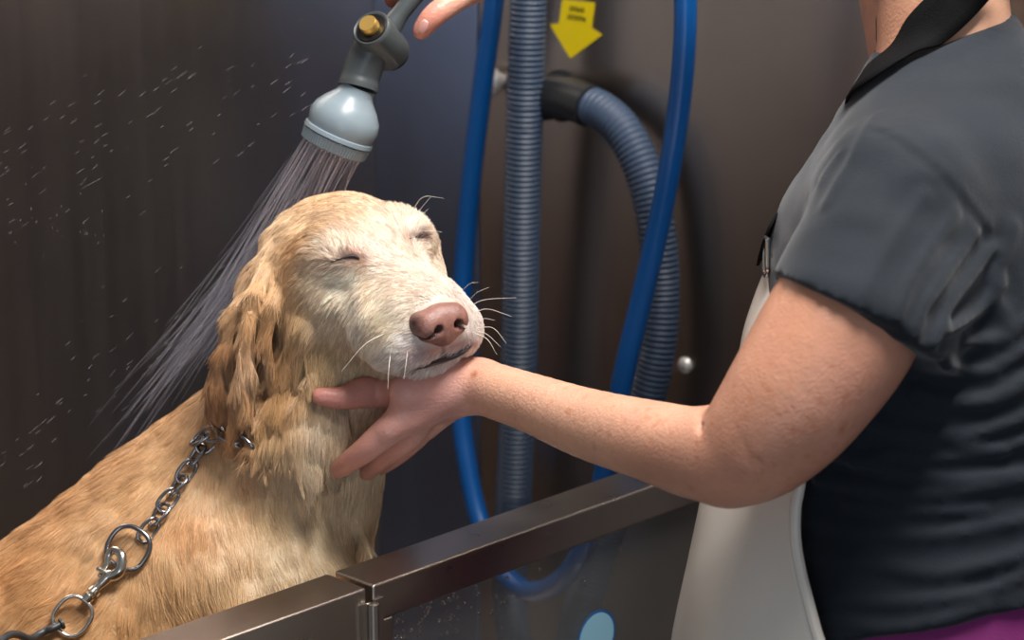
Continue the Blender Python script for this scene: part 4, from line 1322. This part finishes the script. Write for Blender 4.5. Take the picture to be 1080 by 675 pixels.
# flying drops
mb = MB()
for _ in range(210):
    z = rng.random()
    if z < .45: x, y = rng.uniform(-10, 330), rng.uniform(20, 190); y = 150 - (x - 100) * .35 + rng.normal() * 38; u, v = -1, .72 + .1 * rng.normal()
    elif z < .85: x, y = rng.uniform(-10, 240), 0; y = 470 - (x) * .75 + rng.normal() * 50 + 30; u, v = -1, .85 + .15 * rng.normal()
    else: x, y = rng.uniform(-5, 110), rng.normal() * 26 + 242; u, v = -.2, 1
    d = rng.uniform(1.86, 2.12)
    c = P(x, y, d)
    if base.t.find_nearest(Vector(c))[3] < .03: continue
    g = RIGHT * u - UPV * v; g /= np.linalg.norm(g)
    ln = (.0022 if z >= .85 else .006) * rng.uniform(.5, 1.5) * (1.8 if rng.random() < .06 else 1); r = rng.uniform(.00018, .00038)
    mb.lathe(c - g * ln / 2, g, [(0, r * .1), (ln * .2, r * .7), (ln * .7, r), (ln * .93, r * .7), (ln, r * .1)], 7)
tag(mb.build('flying_drops', M_DROP, None), 'scattered drops flying through the air left of the dog', 'water', kind='stuff')
# ------------------------------------------------------------------ choke chain and leash on the coat
M_CHAIN = principled('chain_steel', (.30, .30, .31), .22, 1.0); M_SNAP = principled('snap_nickel', (.66, .63, .56), .22, 1.0)


def frame(px, py, dx, dy, off):
    q, n = (base if 224 < px < 320 else dogT).hit(px, py, off)
    g = RIGHT * dx - UPV * dy; n = n * .6 - FWD * .4; n /= np.linalg.norm(n); g = g - n * (g @ n); g /= np.linalg.norm(g)
    return q, g, np.cross(n, g), n


def loop(c, g, b, L, W, wire, n=36, name='link', mat=None, parent=None, twist=0.0):
    nn = np.cross(g, b); pts = []
    for i in range(n):
        t = 2 * math.pi * i / n
        x = (L / 2) * math.copysign(abs(math.cos(t)) ** .8, math.cos(t)); y = (W / 2) * math.copysign(abs(math.sin(t)) ** .8, math.sin(t))
        pts.append(c + g * x + b * y + nn * twist * math.sin(t) * math.cos(t))
    mb = MB(); mb.tube(pts, wire, 12, closed=True)
    return mb.build(name, mat, parent, angle=80)


q0 = dogT.hit(138, 580, .004)[0]
CC_ = empty('chain_collar', dogT.hit(180, 520, 0)[0]); tag(CC_, 'steel link chain collar around the wet dog neck', 'collar')
path = spline([(268, 470), (252, 462), (232, 463), (217, 473), (206, 488), (194, 508), (182, 526), (170, 544), (158, 562)], 200)
TR = lambda x: base if x > 224 else dogT
P3 = np.array([TR(x).hit(x, y, .0045 + .011 * (224 < x < 272))[0] for x, y in path]); L3 = np.concatenate([[0], np.cumsum(np.linalg.norm(np.diff(P3, axis=0), axis=1))])
step = .0150; n = int(L3[-1] / step)
for i in range(n + 1):
    s = L3[-1] - i * step
    if s < 0: break
    j = int(np.argmin(np.abs(L3 - s))); j0, j1 = max(j - 4, 0), min(j + 4, 199)
    px_1, py_1 = path[j]
    d = path[j1] - path[j0]; c, g, b, nn = frame(px_1, py_1, d[0], d[1], .0045 + .011 * (224 < px_1 < 272))
    a = math.radians(38 if i % 2 else -38)
    b2 = b * math.cos(a) + nn * math.sin(a)
    loop(c, g, b2, .0215, .0125, .0016, parent=CC_, mat=M_CHAIN, twist=.002)
c, g, b, nn = frame(138, 580, -.5, .85, .006)
loop(c, g, b, .0335, .0335, .0021, 44, 'ring', M_CHAIN, CC_)

LE = empty('leash', dogT.hit(100, 620, .01)[0]); tag(LE, 'steel snap hook leash clipped to the chain collar ring', 'leash')
k = 1.95 / F


def pt(x, y, o=.008): return dogT.hit(x, y, o)[0]


# snap hook: curved bow through the ring, bolt, swivel
mb = MB(); hk = spline([pt(105, 620), pt(113, 612, .010), pt(124, 609, .011), pt(133, 601, .012), pt(134, 591, .012), pt(126, 585, .011), pt(118, 590, .009), pt(115, 598, .008)], 40)
mb.tube(hk, np.interp(np.linspace(0, 1, 40), [0, .15, .35, .7, 1], np.array([5.2, 7.0, 6.2, 4.6, 3.4]) * k), 14); mb.build('snap_hook', M_SNAP, LE)
mb = MB(); mb.tube(spline([pt(104, 612, .009), pt(110, 604, .009), pt(116, 597, .009)], 10), 3.0 * k, 12)
mb.tube(spline([pt(103, 606, .012), pt(107, 609, .014)], 4), 2.4 * k, 10); mb.build('thumb_bolt', M_SNAP, LE)
mb = MB(); a0, a1 = pt(106, 619), pt(90, 636)
d = a1 - a0; l = np.linalg.norm(d)
mb.lathe(a0, d, [(0, 4.6 * k), (l * .3, 4.2 * k), (l * .34, 6.5 * k), (l * .55, 7 * k), (l * .6, 4 * k), (l * .7, 4 * k), (l * .74, 6.4 * k), (l, 5.5 * k)], 20); mb.build('swivel', M_SNAP, LE)
c, g, b, nn = frame(77, 651, -.6, .8, .007)
loop(c, g, b, 40 * k, 36 * k, .0018, 44, 'ring', M_SNAP, LE)
mb = MB(); cq = spline([pt(66, 660, .007), pt(56, 666, .008), pt(40, 676, .012), P(-20, 716, 1.82), tp(-.46, .030, .70), tp(-.47, .020, .68)], 60)
mb.tube(cq, np.interp(np.linspace(0, 1, 60), [0, .05, .06, 1], np.array([6, 6, 4, 4]) * k), 12); mb.build('cable', principled('cable_grey', lin(70, 72, 74), .4, .5), LE)

ap_ = tp(-.47, .012, .68)
mb = MB(); mb.lathe(ap_, NI, [(0, .014), (.003, .014), (.004, .010)], 20)
mb.tube([ap_ + NI * (.010 + .008 * math.cos(t)) + ZA * .009 * math.sin(t) for t in np.linspace(0, 2 * math.pi, 24, endpoint=False)], .002, 8, closed=True)
mb.build('anchor_eye', M_RAIL, TUB)
